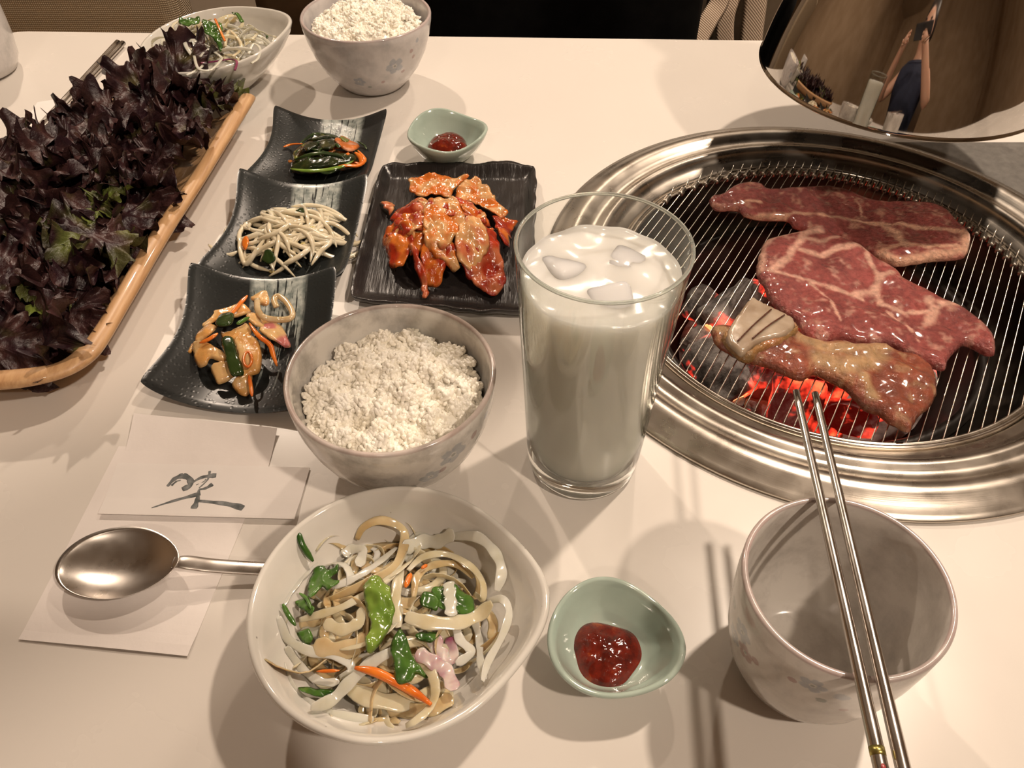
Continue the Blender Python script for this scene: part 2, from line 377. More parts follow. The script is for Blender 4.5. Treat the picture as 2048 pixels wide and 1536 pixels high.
# furnishings
t = NT('woven_beige_fabric'); v = t.obj((1, 1, 1))
wv = t.node('ShaderNodeTexWave', bands_direction='X'); wv.inputs['Scale'].default_value = 95; wv.inputs['Distortion'].default_value = 1.0; t.l(v, wv.inputs['Vector'])
wz = t.node('ShaderNodeTexWave', bands_direction='Z'); wz.inputs['Scale'].default_value = 95; wz.inputs['Distortion'].default_value = 1.0; t.l(v, wz.inputs['Vector'])
hh = t.math('MULTIPLY', wv.outputs['Fac'], wz.outputs['Fac']); t.bump(hh, .8, .002)
M_WEAVE = t.set(col=t.mix(t.ramp(t.noise(30, 4, .6, t.obj((1, 1, 6))), [(.35, 0), (.65, .5)]), t.mix(hh, (.28, .21, .13), (.85, .70, .50)), (.45, .32, .19)), rough=.9)
M_BROWN = varied('brown_bench_leather', (.060, .032, .014), (.085, .048, .022), 20, .5, .3, 120)
M_BLACKBAG = varied('black_nylon', (.002, .002, .002), (.004, .004, .004), 40, .9, .3, 300, spec=.1)
t = NT('beige_webbing'); wv = t.node('ShaderNodeTexWave', bands_direction='DIAGONAL'); wv.inputs['Scale'].default_value = 160; t.l(t.obj(), wv.inputs['Vector'])
t.bump(wv.outputs['Fac'], .6, .001); M_WEB = t.set(col=t.mix(wv.outputs['Fac'], (.48, .35, .25), (.72, .57, .43)), rough=.85)
M_CANVAS = varied('brown_canvas', (.10, .07, .04), (.15, .11, .07), 30, .85, .3, 200)
M_WALL = varied('tan_wall_plaster', (.32, .22, .13), (.38, .27, .17), 4, .8, .2, 40)
M_WALLB = varied('cream_wall_plaster', (.60, .51, .40), (.68, .59, .47), 4, .8, .2, 40)
M_CEIL = varied('ceiling_paint', (.52, .46, .38), (.56, .50, .42), 4, .9, .1, 40)
t = NT('dark_wood_floor'); g = t.noise(5, 4, .6, t.obj((2, 30, 2))); M_FLOOR = t.set(col=t.ramp(g, [(.3, (.05, .028, .014)), (.7, (.10, .06, .03))]), rough=.4)
M_LAMPH = simple('lamp_housing', (.6, .58, .55), .4)
t = NT('lamp_lens'); M_LENS = t.set(col=(1, .9, .8), rough=.4, emc=(1, .82, .62), ems=45)

# ------------------------------------------------------------------ the room
FZ = -.72
X0, X1, Y0, Y1 = -2.2, 2.4, -2.4, 2.6
def slabbox(name, c, s, mat, **kw):
    V, F = box(0, 0, 0, *s, **kw); return mesh(name, V, F, mat, smooth=False, loc=c)
tag(slabbox('floor', ((X0+X1)/2, (Y0+Y1)/2, FZ-.025), (X1-X0, Y1-Y0, .05), M_FLOOR), kind='structure')
tag(slabbox('ceiling', ((X0+X1)/2, (Y0+Y1)/2, CEIL+.025), (X1-X0, Y1-Y0, .05), M_CEIL), kind='structure')
for nm, c, s in (('wall_left', (X0-.03, (Y0+Y1)/2, (FZ+CEIL)/2), (.06, Y1-Y0+.12, CEIL-FZ)), ('wall_right', (X1+.03, (Y0+Y1)/2, (FZ+CEIL)/2), (.06, Y1-Y0+.12, CEIL-FZ)),
                 ('wall_back', ((X0+X1)/2, Y1+.03, (FZ+CEIL)/2), (X1-X0, .06, CEIL-FZ)), ('wall_front', ((X0+X1)/2, Y0-.03, (FZ+CEIL)/2), (X1-X0, .06, CEIL-FZ))):
    tag(slabbox(nm, c, s, M_WALLB if nm == 'wall_back' else M_WALL), kind='structure')
for i, (x, y, p, r) in enumerate(LAMPS):
    lb = ['right rear of the table', 'right front of the table', 'left rear of the table', 'photographer side of the room', 'bench opposite'][i]
    th = thing('ceiling_downlight', (x, y, CEIL), 'round recessed ceiling downlight above the '+lb, 'lamp', None)
    V, F = lathe([(.062, 0), (.062, -.012), (.056, -.016), (.046, -.010), (.044, -.002)], 32); mesh('trim_ring', V, F, M_LAMPH, th)
    V, F = lathe([(.044, -.006), (.02, -.010)], 24); cap(V, F, 24, 24, False); mesh('lens', V, F, M_LENS, th)

# ------------------------------------------------------------------ table with the roaster hole
GC = Vector((.235, .4615, 0)); GR = .212
ang = R(-1.45)
def tbl():
    bm = bmesh.new()
    W0, W1, yb, yf, rc = -.575, 1.05, .862, -.10, .05
    pts = []
    def corner(cx, cy, a0):
        for k in range(9):
            a = a0+k*PI/16; pts.append((cx+rc*math.cos(a), cy+rc*math.sin(a)))
    corner(W1-rc, yb-rc-.027, 0); corner(W0+rc, yb-rc+.016, PI/2); corner(W0+rc, yf+rc, PI); corner(W1-rc, yf+rc, 1.5*PI)
    outer = [bm.verts.new((x, y, 0)) for x, y in pts]
    inner = [bm.verts.new((GC.x+.190*math.cos(2*PI*k/96), GC.y+.190*math.sin(2*PI*k/96), 0)) for k in range(96)]
    es = [bm.edges.new((outer[i], outer[(i+1) % len(outer)])) for i in range(len(outer))]+[bm.edges.new((inner[i], inner[(i+1) % 96])) for i in range(96)]
    bmesh.ops.triangle_fill(bm, use_beauty=True, use_dissolve=False, edges=es)
    hole = [f for f in bm.faces if (f.calc_center_median()-GC).length < .17]
    if hole: bmesh.ops.delete(bm, geom=hole, context='FACES_ONLY')
    for f in bm.faces:
        if f.normal.z < 0: f.normal_flip()
    r = bmesh.ops.extrude_face_region(bm, geom=list(bm.faces)); vs = [g for g in r['geom'] if isinstance(g, bmesh.types.BMVert)]
    for v in vs: v.co.z -= .032
    bmesh.ops.recalc_face_normals(bm, faces=bm.faces)
    bm.verts.index_update()
    V = [v.co.copy() for v in bm.verts]; F = [[v.index for v in f.verts] for f in bm.faces]; bm.free(); return V, F
table = thing('dining_table', (0, 0, 0), 'white laminate restaurant table with a round grill set into its top', 'table')
V, F = tbl(); mesh('tabletop', V, F, M_TABLE, table, smooth=False)
for x in (-.35, .85):
    V, F = box(x, .38, -.376, .07, .55, .688, .004); mesh('leg', V, F, M_EDGE, table, smooth=False)
# grey panel let into the table right of the roaster
def panel():
    bm = bmesh.new(); pts = [(.60, .30), (.60, .6495), (.30, .6495)]
    a0 = math.atan2(.6495-GC.y, .30-GC.x); a1 = math.atan2(.30-GC.y, .36-GC.x)
    pts = [(GC.x+.2*math.cos(a0), .6495)] + [(GC.x+.2*math.cos(a0+(a1-a0)*k/24), GC.y+.2*math.sin(a0+(a1-a0)*k/24)) for k in range(25)] + [(.60, .30), (.60, .6495)]
    pts = [(x, min(y, .6495)) for x, y in pts]
    n = len(pts); V = [(x, y, .0012) for x, y in pts]+[(x, y, 0.0002) for x, y in pts]
    F = [tuple(range(n)), tuple(range(2*n-1, n-1, -1))]+[(i, i+n, (i+1) % n+n, (i+1) % n) for i in range(n)]
    return V, F
V, F = panel(); tag(mesh('counter_panel', V, F, M_PANEL, smooth=False), 'flat grey metal panel set in the table right of the round grill', 'panel')

# ------------------------------------------------------------------ roaster
roaster = thing('tabletop_roaster', GC, 'round stainless steel charcoal roaster sunk in the white table', 'grill')
prof = [(.1885, -.012), (.2080, .0003), (.2110, .0006), (.2122, .0018), (.2115, .0032), (.2080, .0042), (.2035, .0060), (.1985, .0088), (.1940, .0098), (.1895, .0088), (.1860, .0062), (.1830, .0048), (.1800, .0046), (.1780, .0050), (.1755, .0066), (.1730, .0068), (.1705, .0058), (.1690, .0036), (.1680, .0010), (.1640, -.0010), (.1585, -.0030), (.1570, -.0045), (.1565, -.012)]
V, F = lathe(prof, 144); mesh('flange_ring', V, F, M_RING2, roaster)
prof = [(.1640, -.0050), (.1600, -.0012), (.1575, -.0006), (.1568, -.0014), (.1545, -.0040), (.1520, -.0050), (.1500, -.0060), (.1495, -.030)]
V, F = lathe([(.1562, -.010), (.1562, -.0036), (.1552, -.0022), (.1538, -.0022), (.1530, -.0036), (.1530, -.014)], 144); mesh('inner_ring', V, F, M_RING, roaster)
V, F = lathe([(.1570, -.006), (.1530, -.0100), (.1515, -.016), (.1480, -.035), (.138, -.048), (.1255, -.050), (.1240, -.052)], 96); mesh('drip_well', V, F, M_WELL, roaster)
V, F = lathe([(.127, -.0505), (.127, -.046), (.125, -.0435), (.1215, -.0425), (.1185, -.044), (.117, -.050), (.110, -.080), (.09, -.098), (.04, -.103)], 96); cap(V, F, 8*96, 96); mesh('fire_pot', V, F, M_POT, roaster)

# grate: parallel wires with spring beads at the far end
WA = R(30.5); wd = Vector((math.sin(WA), math.cos(WA), 0)); wp = Vector((math.cos(WA), -math.sin(WA), 0))
grate = thing('grill_grate', GC, 'round grate of thin parallel steel wires over the glowing charcoal', 'grate')
V, F = tube([(0.1515*math.cos(2*PI*k/120), .1515*math.sin(2*PI*k/120), -.0045) for k in range(121)], .0016, 8); mesh('rim_hoop', V, F, M_WIRE, grate)
NW = 47; SP = .0063
wv_, wf_ = tube([(0, -1, 0), (0, 1, 0)], .00052, 8)
wire_cache = None
sprV, sprF = lathe([(.0006, -.0045), (.0014, -.0042), (.0018, -.0036), (.0015, -.0028), (.0019, -.002), (.0015, -.0012), (.0019, -.0004), (.0015, .0004), (.0019, .0012), (.0015, .002), (.0019, .0028), (.0014, .0036), (.0006, .004)], 10)
sprV = [(v[0]*1.5, v[2]*1.15, v[1]*1.5) for v in sprV]
spr_me = None
for i in range(NW):
    off = (i-(NW-1)/2)*SP
    hl = math.sqrt(max(.1512**2-off*off, 0))
    a = wp*off-wd*hl; b = wp*off+wd*hl
    za = -.0016
    tip = b+wd*.0035
    V, F = tube([a+Vector((0, 0, -.0042))-wd*.001, a+Vector((0, 0, za))+wd*.002, b+Vector((0, 0, za))-wd*.003, b+Vector((0, 0, za+.0015)), tip+Vector((0, 0, .0035))], .00042, 6)
    wo = mesh('wire', V, F, M_WIRE, grate)
    if spr_me is None:
        s = mesh('spring', sprV, sprF, M_SPRING, wo); spr_me = s.data
    else:
        s = bpy.data.objects.new('spring', spr_me); COL.objects.link(s); s.parent = wo
    s.location = b-wd*(.0085)+Vector((0, 0, za)); s.rotation_euler = (0, 0, -WA)

# charcoal
random.seed(4)
def coal_tube(px, py, z, L, ro, ri, az, tilt, mat, label, hot=True):
    """hollow six-sided briquette"""
    seg = 24; V = []; F = []
    def rr(k, r): a = 2*PI*k/seg; return r*(1/math.cos(((a+PI/6) % (PI/3))-PI/6))**.7
    rows = [(-L/2, ri, 0), (-L/2, ro*.92, 1), (-L/2+.003, ro, 1)]+[(-L/2+L*j/8, ro, 1) for j in range(1, 8)]+[(L/2-.003, ro, 1), (L/2, ro*.92, 1), (L/2, ri, 0)]
    sd = random.random()*50
    for j, (y, r, f) in enumerate(rows):
        for k in range(seg):
            a = 2*PI*k/seg; q = rr(k, r) if f else r
            q *= 1+(.10 if f else .04)*n3(math.cos(a)*2, y*90, math.sin(a)*2, 1.2, sd)
            V.append((q*math.cos(a), y+(.0015*n3(a, q*100, 0, 2, sd)), q*math.sin(a)))
    for j in range(len(rows)-1):
        for k in range(seg): F.append((j*seg+k, j*seg+(k+1) % seg, (j+1)*seg+(k+1) % seg, (j+1)*seg+k))
    loc = on(px, py, z); o = mesh('charcoal_briquette', V, F, mat, loc=loc)
    o.rotation_euler = (tilt, 0, az); tag(o, label, 'charcoal')
    V2 = []; F2 = []
    for j in range(9):
        for k in range(seg):
            a = 2*PI*k/seg; V2.append((ri*math.cos(a), -L/2+L*j/8, ri*math.sin(a)))
    for j in range(8):
        for k in range(seg): F2.append((j*seg+k, (j+1)*seg+k, (j+1)*seg+(k+1) % seg, j*seg+(k+1) % seg))
    mesh('glowing_bore', V2, F2, M_HOT if hot else M_EMBER, o)
    return o
def coal_lump(px, py, z, s, mat, label, group=None, sd=0):
    bm = bmesh.new(); bmesh.ops.create_icosphere(bm, subdivisions=3, radius=1)
    for v in bm.verts:
        c = v.co.copy(); m = max(abs(c.x), abs(c.y), abs(c.z)); c = c.lerp(c/m*.8, .55)
        c *= 1+.28*n3(c.x, c.y, c.z, 1.3, sd)+.12*n3(c.x, c.y, c.z, 4, sd+2)
        v.co = Vector((c.x*s[0], c.y*s[1], c.z*s[2]))
    bm.verts.index_update(); V = [v.co.copy() for v in bm.verts]; F = [[v.index for v in f.verts] for f in bm.faces]; bm.free()
    o = mesh('charcoal_lump', V, F, mat, loc=on(px, py, z), smooth=False); o.rotation_euler = (0, 0, sd*1.3)
    return tag(o, label, 'charcoal', group)
coal_tube(1440, 745, -.050, .05, .019, .0060, R(25), R(18), M_COAL, 'ashy grey hollow charcoal with a white-hot hole left of the chopstick tips')
coal_tube(1588, 826, -.046, .05, .0175, .0062, R(-12), R(50), M_EMBER, 'hollow charcoal with a glowing red ring around its hole at the chopstick tips')
coal_tube(1470, 625, -.046, .055, .017, .005, R(-55), R(8), M_COAL, 'ashy broken charcoal stick glowing beside the bone of the near meat', True)
coal_lump(1530, 765, -.050, (.017, .015, .014), M_EMBER, 'red glowing charcoal lump in front of the near meat slice', sd=2)
coal_lump(1650, 778, -.047, (.018, .012, .012), M_EMBER, 'orange glowing charcoal lump behind the chopstick tips', sd=5)
coal_lump(1700, 835, -.048, (.020, .012, .013), M_EMBER, 'long glowing charcoal lump right of the chopstick tips', sd=7)
coal_lump(1545, 590, -.052, (.014, .018, .014), M_EMBER, 'bright red charcoal glowing under the left edge of the middle slice', sd=9)
for k, (px, py, z) in enumerate([(1400, 690, -.06), (1480, 690, -.065), (1620, 720, -.065), (1520, 830, -.065), (1760, 800, -.062), (1400, 610, -.066), (1600, 620, -.066), (1690, 700, -.066), (1460, 790, -.065), (1640, 850, -.062), (1830, 760, -.066)]):
    coal_lump(px, py, z, (.017, .015, .013), M_COAL, 'dark half-burnt charcoal lump %s of the fire pot' % ['at the left edge', 'left of the middle', 'in the middle', 'at the front left', 'at the front right', 'at the rear left', 'at the rear', 'right of the middle', 'at the front', 'at the very front', 'at the right edge'][k], 'dark lumps in the fire pot', sd=20+k)
# smouldering bed below the coals
def bed():
    V = []; F = []; n = 40
    for j in range(12):
        r = .098*j/11
        for k in range(n):
            a = 2*PI*k/n; x, y = r*math.cos(a), r*math.sin(a); V.append((x, y, -.088+.006*n3(x, y, 0, 60, 1)))
    for j in range(11):
        for k in range(n): F.append((j*n+k, (j+1)*n+k, (j+1)*n+(k+1) % n, j*n+(k+1) % n))
    return V, F
V, F = bed(); tag(mesh('ash_bed', V, F, M_COAL, loc=GC), 'dark bed of ash and cinders at the bottom of the fire pot', 'ash', kind='stuff')

# ------------------------------------------------------------------ meat
C6 = crop(.375, 1280, 330)
def poly6(pts, z=.004): return [tuple(on(*C6(x, y), z)[:2]) for x, y in pts]
def fatcol(lean, fat, lines, z=.006, dark=None, fn=.5):
    L = [([on(*C6(x, y), z) for x, y in pl], hw*.375*.00036*1.05) for pl, hw in lines]
    def f(x, y):
        m = 0.0
        wob = .0018*n3(x, y, 0, 130, 3)+.0008*n3(x, y, 0, 330, 4)
        for pl, hw in L:
            for a, b in zip(pl[:-1], pl[1:]):
                d = float(dist_seg(x, y, a.x, a.y, b.x, b.y))+wob
                m = max(m, min(1, max(0, (hw*1.35-d)/(hw*.9))))
        mar = n3(x, y, 0, 120, 9)+.5*n3(x, y, 0, 300, 10)
        m = max(m, .5*min(1, max(0, (mar-.24)*3)))
        k = 1+.35*n3(x, y, 0, 45, 5)
        return tuple(lean[i]*k*(1-m)+fat[i]*m for i in range(3))
    return f
LEAN = (.31, .074, .066); FAT = (.74, .42, .29)
m1 = [(370, 180), (440, 155), (510, 110), (590, 95), (650, 105), (690, 135), (830, 125), (1000, 120), (1120, 145), (1200, 180), (1300, 200), (1430, 200), (1560, 210), (1640, 250), (1690, 310), (1740, 350), (1765, 400), (1745, 470), (1700, 500), (1560, 510), (1400, 535), (1330, 520), (1250, 480), (1150, 430), (1000, 370), (900, 350), (820, 330), (780, 295), (650, 290), (560, 270), (520, 240), (450, 240), (390, 230)]
f1 = fatcol(LEAN, FAT, [([(640, 270), (760, 280), (830, 262)], 14), ([(820, 262), (1000, 285), (1250, 322), (1430, 335), (1600, 350), (1700, 360)], 17), ([(1735, 370), (1745, 450), (1560, 490), (1380, 520), (1290, 480)], 34), ([(1400, 440), (1370, 370), (1300, 335)], 24), ([(1290, 462), (1400, 435), (1520, 450), (1690, 430)], 16), ([(560, 205), (640, 212)], 12), ([(540, 262), (700, 292)], 14), ([(1130, 180), (1170, 230), (1180, 280)], 7)])
V, F, c = slab_geo(poly6(m1), .008, .0014, lambda x, y: .0, .006, .0022, 55, 3, .0006, f1)
tag(mesh('meat_slice', V, F, M_MEAT, cols=c), 'long raw marinated pork slice at the back of the grate', 'meat')
m2 = [(625, 540), (640, 470), (670, 400), (760, 370), (860, 350), (960, 320), (1020, 350), (1100, 390), (1180, 430), (1250, 480), (1370, 550), (1410, 600), (1500, 640), (1600, 700), (1700, 740), (1790, 800), (1880, 890), (1905, 990), (1860, 1000), (1780, 960), (1730, 950), (1690, 980), (1650, 1030), (1630, 1080), (1560, 1060), (1450, 1010), (1330, 950), (1200, 940), (1080, 920), (970, 940), (880, 900), (840, 830), (760, 770), (690, 700), (660, 630), (630, 590)]
f2 = fatcol(LEAN, (.74, .42, .32), [([(640, 570), (650, 450), (700, 395), (960, 335)], 22), ([(690, 585), (780, 520), (830, 440), (870, 390), (960, 365)], 22), ([(850, 470), (960, 500), (1060, 460), (1190, 450)], 22), ([(1090, 400), (1190, 450)], 26), ([(850, 400), (950, 420), (1050, 400)], 15), ([(1190, 460), (1230, 540), (1260, 610)], 13), ([(1300, 800), (1420, 880), (1480, 950)], 7), ([(900, 640), (1010, 740), (1060, 850)], 7), ([(700, 590), (900, 630), (1060, 690), (1180, 730)], 13), ([(1130, 710), (1240, 690), (1270, 620), (1330, 590)], 22), ([(1265, 615), (1200, 500)], 17), ([(1250, 690), (1280, 760), (1400, 810), (1540, 800), (1620, 755), (1720, 745)], 15), ([(1530, 740), (1560, 800), (1520, 860)], 24), ([(1590, 760), (1710, 750)], 22)])
V, F, c = slab_geo(poly6(m2, .007), .009, .0013, lambda x, y: .0005, .0065, .0026, 50, 8, .0006, f2)
tag(mesh('meat_slice', V, F, M_MEAT, cols=c), 'broad raw pork slice marbled with pink fat in the middle of the grate', 'meat')
m3 = [(385, 870), (430, 855), (520, 860), (640, 850), (760, 840), (835, 845), (860, 900), (960, 940), (1060, 935), (1150, 955), (1250, 950), (1310, 955), (1360, 985), (1480, 1020), (1560, 1080), (1590, 1180), (1560, 1270), (1480, 1350), (1440, 1415), (1370, 1390), (1280, 1330), (1180, 1280), (1100, 1190), (1020, 1150), (930, 1110), (870, 1140), (780, 1110), (680, 1070), (600, 1050), (500, 1010), (400, 940)]
f3 = fatcol((.25, .062, .030), (.46, .28, .14), [([(860, 940), (960, 1000), (1100, 1010), (1290, 985)], 48), ([(960, 1060), (1080, 1110), (1190, 1080), (1240, 1040)], 60), ([(1180, 1160), (1230, 1260)], 26), ([(400, 890), (560, 990), (700, 960), (820, 880)], 26)])
def b3(x, y): return .0008
V, F, c = slab_geo(poly6(m3, .007), .011, .0014, b3, .009, .0036, 60, 14, .0010, f3)
mt = mesh('meat_slice', V, F, M_COOKED, cols=c); tag(mt, 'browned pork slice with rib bone at the front of the grate over the embers', 'meat')
bn = [(470, 870), (590, 690), (640, 700), (740, 750), (830, 800), (830, 850), (770, 890), (640, 925), (560, 985), (515, 960)]
V, F, c = slab_geo(poly6([(x, y) for x, y in bn], .020), .006, .0016, lambda x, y: .0115, .002, .0005, 60, 2, .0, None)
V = [Vector(v) for v in V]
mesh('rib_bone', V, F, M_BONE, mt)
fb = [(440, 905), (480, 880), (560, 985), (640, 925), (770, 890), (835, 850), (850, 880), (760, 950), (650, 985), (590, 1030), (510, 990)]
V, F, c = slab_geo(poly6(fb, .014), .009, .0014, lambda x, y: .006, .003, .002, 90, 6, .0006, lambda x, y: (.34+.1*n3(x, y, 0, 90, 1), .17, .06))
mesh('bone_edge_fat', V, F, M_COOKED, mt, cols=c)
for a, b in (((520, 940), (700, 770)), ((600, 925), (770, 800))):
    P = [on(*C6(*a), .0185), on(*C6((a[0]+b[0])/2, (a[1]+b[1])/2-6), .0187), on(*C6(*b), .0183)]
    V, F = tube(P, .0006, 6, n=8); mesh('bone_seam', V, F, M_COOKED, mt, cols=[(.10, .03, .015)]*len(V))

# ------------------------------------------------------------------ hood
HC = on(1806, 135, .085); HC.z = 0
hood = thing('extraction_hood', (HC.x, HC.y, .085), 'mirror-polished steel domed extraction hood hanging behind the grill', 'hood')
aH, bH = .1110, .140
hp = [(aH, 0.0)]
while hp[-1][1] < .150 and hp[-1][0] > .045:
    r_, z_ = hp[-1]; a_ = R(9+14*min(1, z_/.075)) if z_ < .085 else R(23+52*((z_-.085)/.045)**1.2); a_ = min(a_, R(84))
    hp.append((r_-.003*math.sin(a_), z_+.003*math.cos(a_)))
HT = hp[-1][1]
V, F = lathe([(aH-.004, .0006), (aH-.001, -.0004), (aH+.0006, -.0002)]+hp, 160); mesh('dome', V, F, M_CHROME, hood)
V, F = lathe([(aH-.0040, .0008)]+[(r-.004, z-.001) for r, z in hp[1:]], 96); mesh('dome_lining', V, F, M_WELL, hood)
V, F = lathe([(.047, HT-.002), (.045, HT+.006), (.036, HT+.010), (.034, HT+.02), (.034, CEIL-.085-.05), (.06, CEIL-.085-.03), (.06, CEIL-.085)], 48); mesh('duct_pipe', V, F, M_CHROME, hood)

# ------------------------------------------------------------------ bowls
def bowl(name, loc, prof_out, thick, mat, label, group=None, rfun=None, zfun=None, seg=128, rz=0, foot=True, cat='bowl'):
    """prof_out: outer profile (r,z) from foot to rim, wall thickness thick"""
    n = len(prof_out); H = prof_out[-1][1]
    inner = []
    for i in range(n-1, -1, -1):
        r, z = prof_out[i]
        ri = r-thick; zi = z if i == n-1 else z+thick*.35
        if i == n-1: continue
        zi = max(zi, prof_out[0][1]+thick*1.5); inner.append((max(ri, .002), zi))
    rim = [(prof_out[-1][0]-thick*.18, H+thick*.32), (prof_out[-1][0]-thick*.55, H+thick*.42), (prof_out[-1][0]-thick*.9, H+thick*.2)]
    r0 = prof_out[0][0]
    bottom = [(r0*.75, .002), (r0*.80, 0.0), (r0*.96, 0.0)]
    P = bottom+list(prof_out)+rim+inner
    V, F = lathe(P, seg, rfun, zfun); cap(V, F, 0, seg, False); cap(V, F, (len(P)-1)*seg, seg, True)
    # fix winding of caps is unimportant for closed ceramic
    o = mesh(name, V, F, mat, loc=loc); o.rotation_euler = (0, 0, rz)
    return tag(o, label, cat, group)
def wob(amp, k=3, ph=0): return lambda th, r, z: r*(1+amp*math.sin(k*th+ph)*min(1, z/.03)+amp*.6*math.sin(2*th+ph*2))
RB = Vector((-.0657, .3010, 0))
rbprof = [(.024, .001), (.0275, .003), (.0340, .008), (.0415, .016), (.0475, .026), (.0520, .038), (.0550, .050), (.0564, .061), (.0568, .0680)]
def surf(prof, az, z, k=1.0):
    for (r0, z0), (r1, z1) in zip(prof[:-1], prof[1:]):
        if z0 <= z <= z1:
            r = r0+(r1-r0)*(z-z0)/(z1-z0); return (r*math.cos(az)*k, r*math.sin(az)*k, z)
    return (prof[-1][0]*math.cos(az), prof[-1][0]*math.sin(az), z)
def flowers(prof, spots):
    out = []
    for az, z, r, ci in spots:
        az = R(az); p = surf(prof, az, z)
        if r > .0035:
            for k in range(5):
                a = 2*PI*k/5+az*3
                out.append((*surf(prof, az+r*.85*math.cos(a)/p[0 if abs(p[0]) > abs(p[1]) else 1] if False else az+r*.85*math.cos(a)/math.hypot(p[0], p[1]), z+r*.85*math.sin(a)), r*.62, ci))
            out.append((*p, r*.25, 2))
        else: out.append((*p, r, ci))
    return out
GL1, GL2 = (.44, .42, .39), (.76, .73, .68)
m = glaze('ricebowl_glaze', GL1, GL2, (.20, .10, .08), .0687, flowers(rbprof, [(-50, .051, .0062, 0), (-64, .038, .0046, 0), (-34, .054, .003, 1), (-28, .045, .0026, 2), (-75, .030, .0026, 2), (-56, .040, .0026, 1), (-22, .058, .003, 0), (-30, .036, .003, 0)]))
bowl('rice_bowl', RB, rbprof, .0032, m, 'mottled grey-white rice bowl with blue flowers in the middle of the table', rfun=wob(.006, 3, .5))
FB = Vector((-.1355, .760, 0))
fprof = [(.026, .001), (.030, .003), (.037, .010), (.046, .022), (.053, .036), (.0575, .050), (.0598, .062), (.0603, .0675)]
m = glaze('far_ricebowl_glaze', (.42, .40, .40), (.58, .55, .54), (.22, .13, .11), .0682, flowers(fprof, [(-58, .040, .0062, 0), (-96, .026, .0040, 0), (-40, .050, .0024, 1), (-36, .043, .0022, 1), (-47, .031, .0022, 1), (-70, .024, .002, 1), (-86, .019, .002, 2), (-33, .058, .0024, 0)]))
bowl('rice_bowl', FB, fprof, .0032, m, 'grey-white rice bowl with blue and pink blossoms at the far table edge', rfun=wob(.005, 3, 1.5))
CB = Vector((.1400, .1690, 0))
cprof = [(.025, .001), (.0278, .003), (.0325, .010), (.0372, .022), (.0402, .036), (.0420, .052), (.0430, .068), (.0432, .0805)]
m = glaze('cup_glaze', (.44, .41, .38), (.60, .57, .53), (.23, .13, .13), .0812, flowers(cprof, [(-165, .058, .0045, 0), (-172, .045, .004, 0), (-158, .048, .004, 1), (178, .060, .0034, 2), (-176, .030, .003, 1), (-150, .052, .0025, 1), (-118, .066, .0042, 0), (-110, .056, .0024, 2), (-102, .064, .0035, 0), (-128, .062, .0022, 1), (-95, .050, .002, 1), (-85, .056, .0022, 1)]))
bowl('tea_cup', CB, cprof, .0030, m, 'empty grey-white handleless cup with chopsticks lying across it', cat='cup', rfun=wob(.006, 2, .9))
m = glaze('left_cup_glaze', (.44, .42, .40), (.60, .57, .55), (.50, .45, .42), .0772)
lc = on(20, 150, 0); bowl('tea_cup', Vector((-.535, .785, 0)), [(.030, .001), (.036, .003), (.040, .012), (.0425, .03), (.043, .05), (.043, .0765)], .003, m, 'white cup cut off by the left edge at the far corner', cat='cup')

# salad bowls (pear-shaped with a pouring tip)
def pear(tip, amt, sq=.0): 
    def f(th, r, z):
        k = min(1, r/.035)
        d = (th-tip+PI) % (2*PI)-PI
        return r*(1+k*(amt*math.exp(-(d/.42)**2)+.05*amt*math.cos(d)+sq*math.cos(2*(th-tip))))
    return f
SB = Vector((-.0565, .1805, 0))
sprof = [(.022, .001), (.0265, .003), (.0350, .008), (.0455, .016), (.0548, .026), (.0610, .0350), (.0644, .0420)]
t0 = NT('saladbowl_glaze'); fcol = t0.ramp(t0.noise(30, 4), [(.3, (.60, .58, .53)), (.7, (.68, .66, .61))])
fcol = t0.mix(t0.ramp(t0.vor(75), [(.03, .6), (.05, 0)]), fcol, (.12, .10, .08)); t0.bump(t0.noise(45, 3), .12, .001)
M_SALADBOWL = t0.set(col=fcol, rough=.10, coat=.5, coatr=.04)
srf = pear(R(2), .13, .015)
szf = lambda th, r, z: z*(1+.05*math.cos(th-R(100))*min(1, r/.05))
bowl('salad_bowl', SB, sprof, .0036, M_SALADBOWL, 'glossy white pear-shaped salad bowl in front, filled with dressed onion', rfun=srf, zfun=szf, cat='bowl')
FS = Vector((-.2825, .7530, 0))
fsprof = [(.024, .001), (.028, .003), (.036, .010), (.047, .020), (.0565, .031), (.0625, .041), (.0648, .0475)]
frf = pear(R(28), .17, .03)
bowl('salad_bowl', FS, fsprof, .0036, M_SALADBOWL, 'white pear-shaped salad bowl at the far left beyond the lettuce', rfun=frf, zfun=lambda th, r, z: z*(1+.10*math.cos(th-R(35))*min(1, r/.05)), cat='bowl')

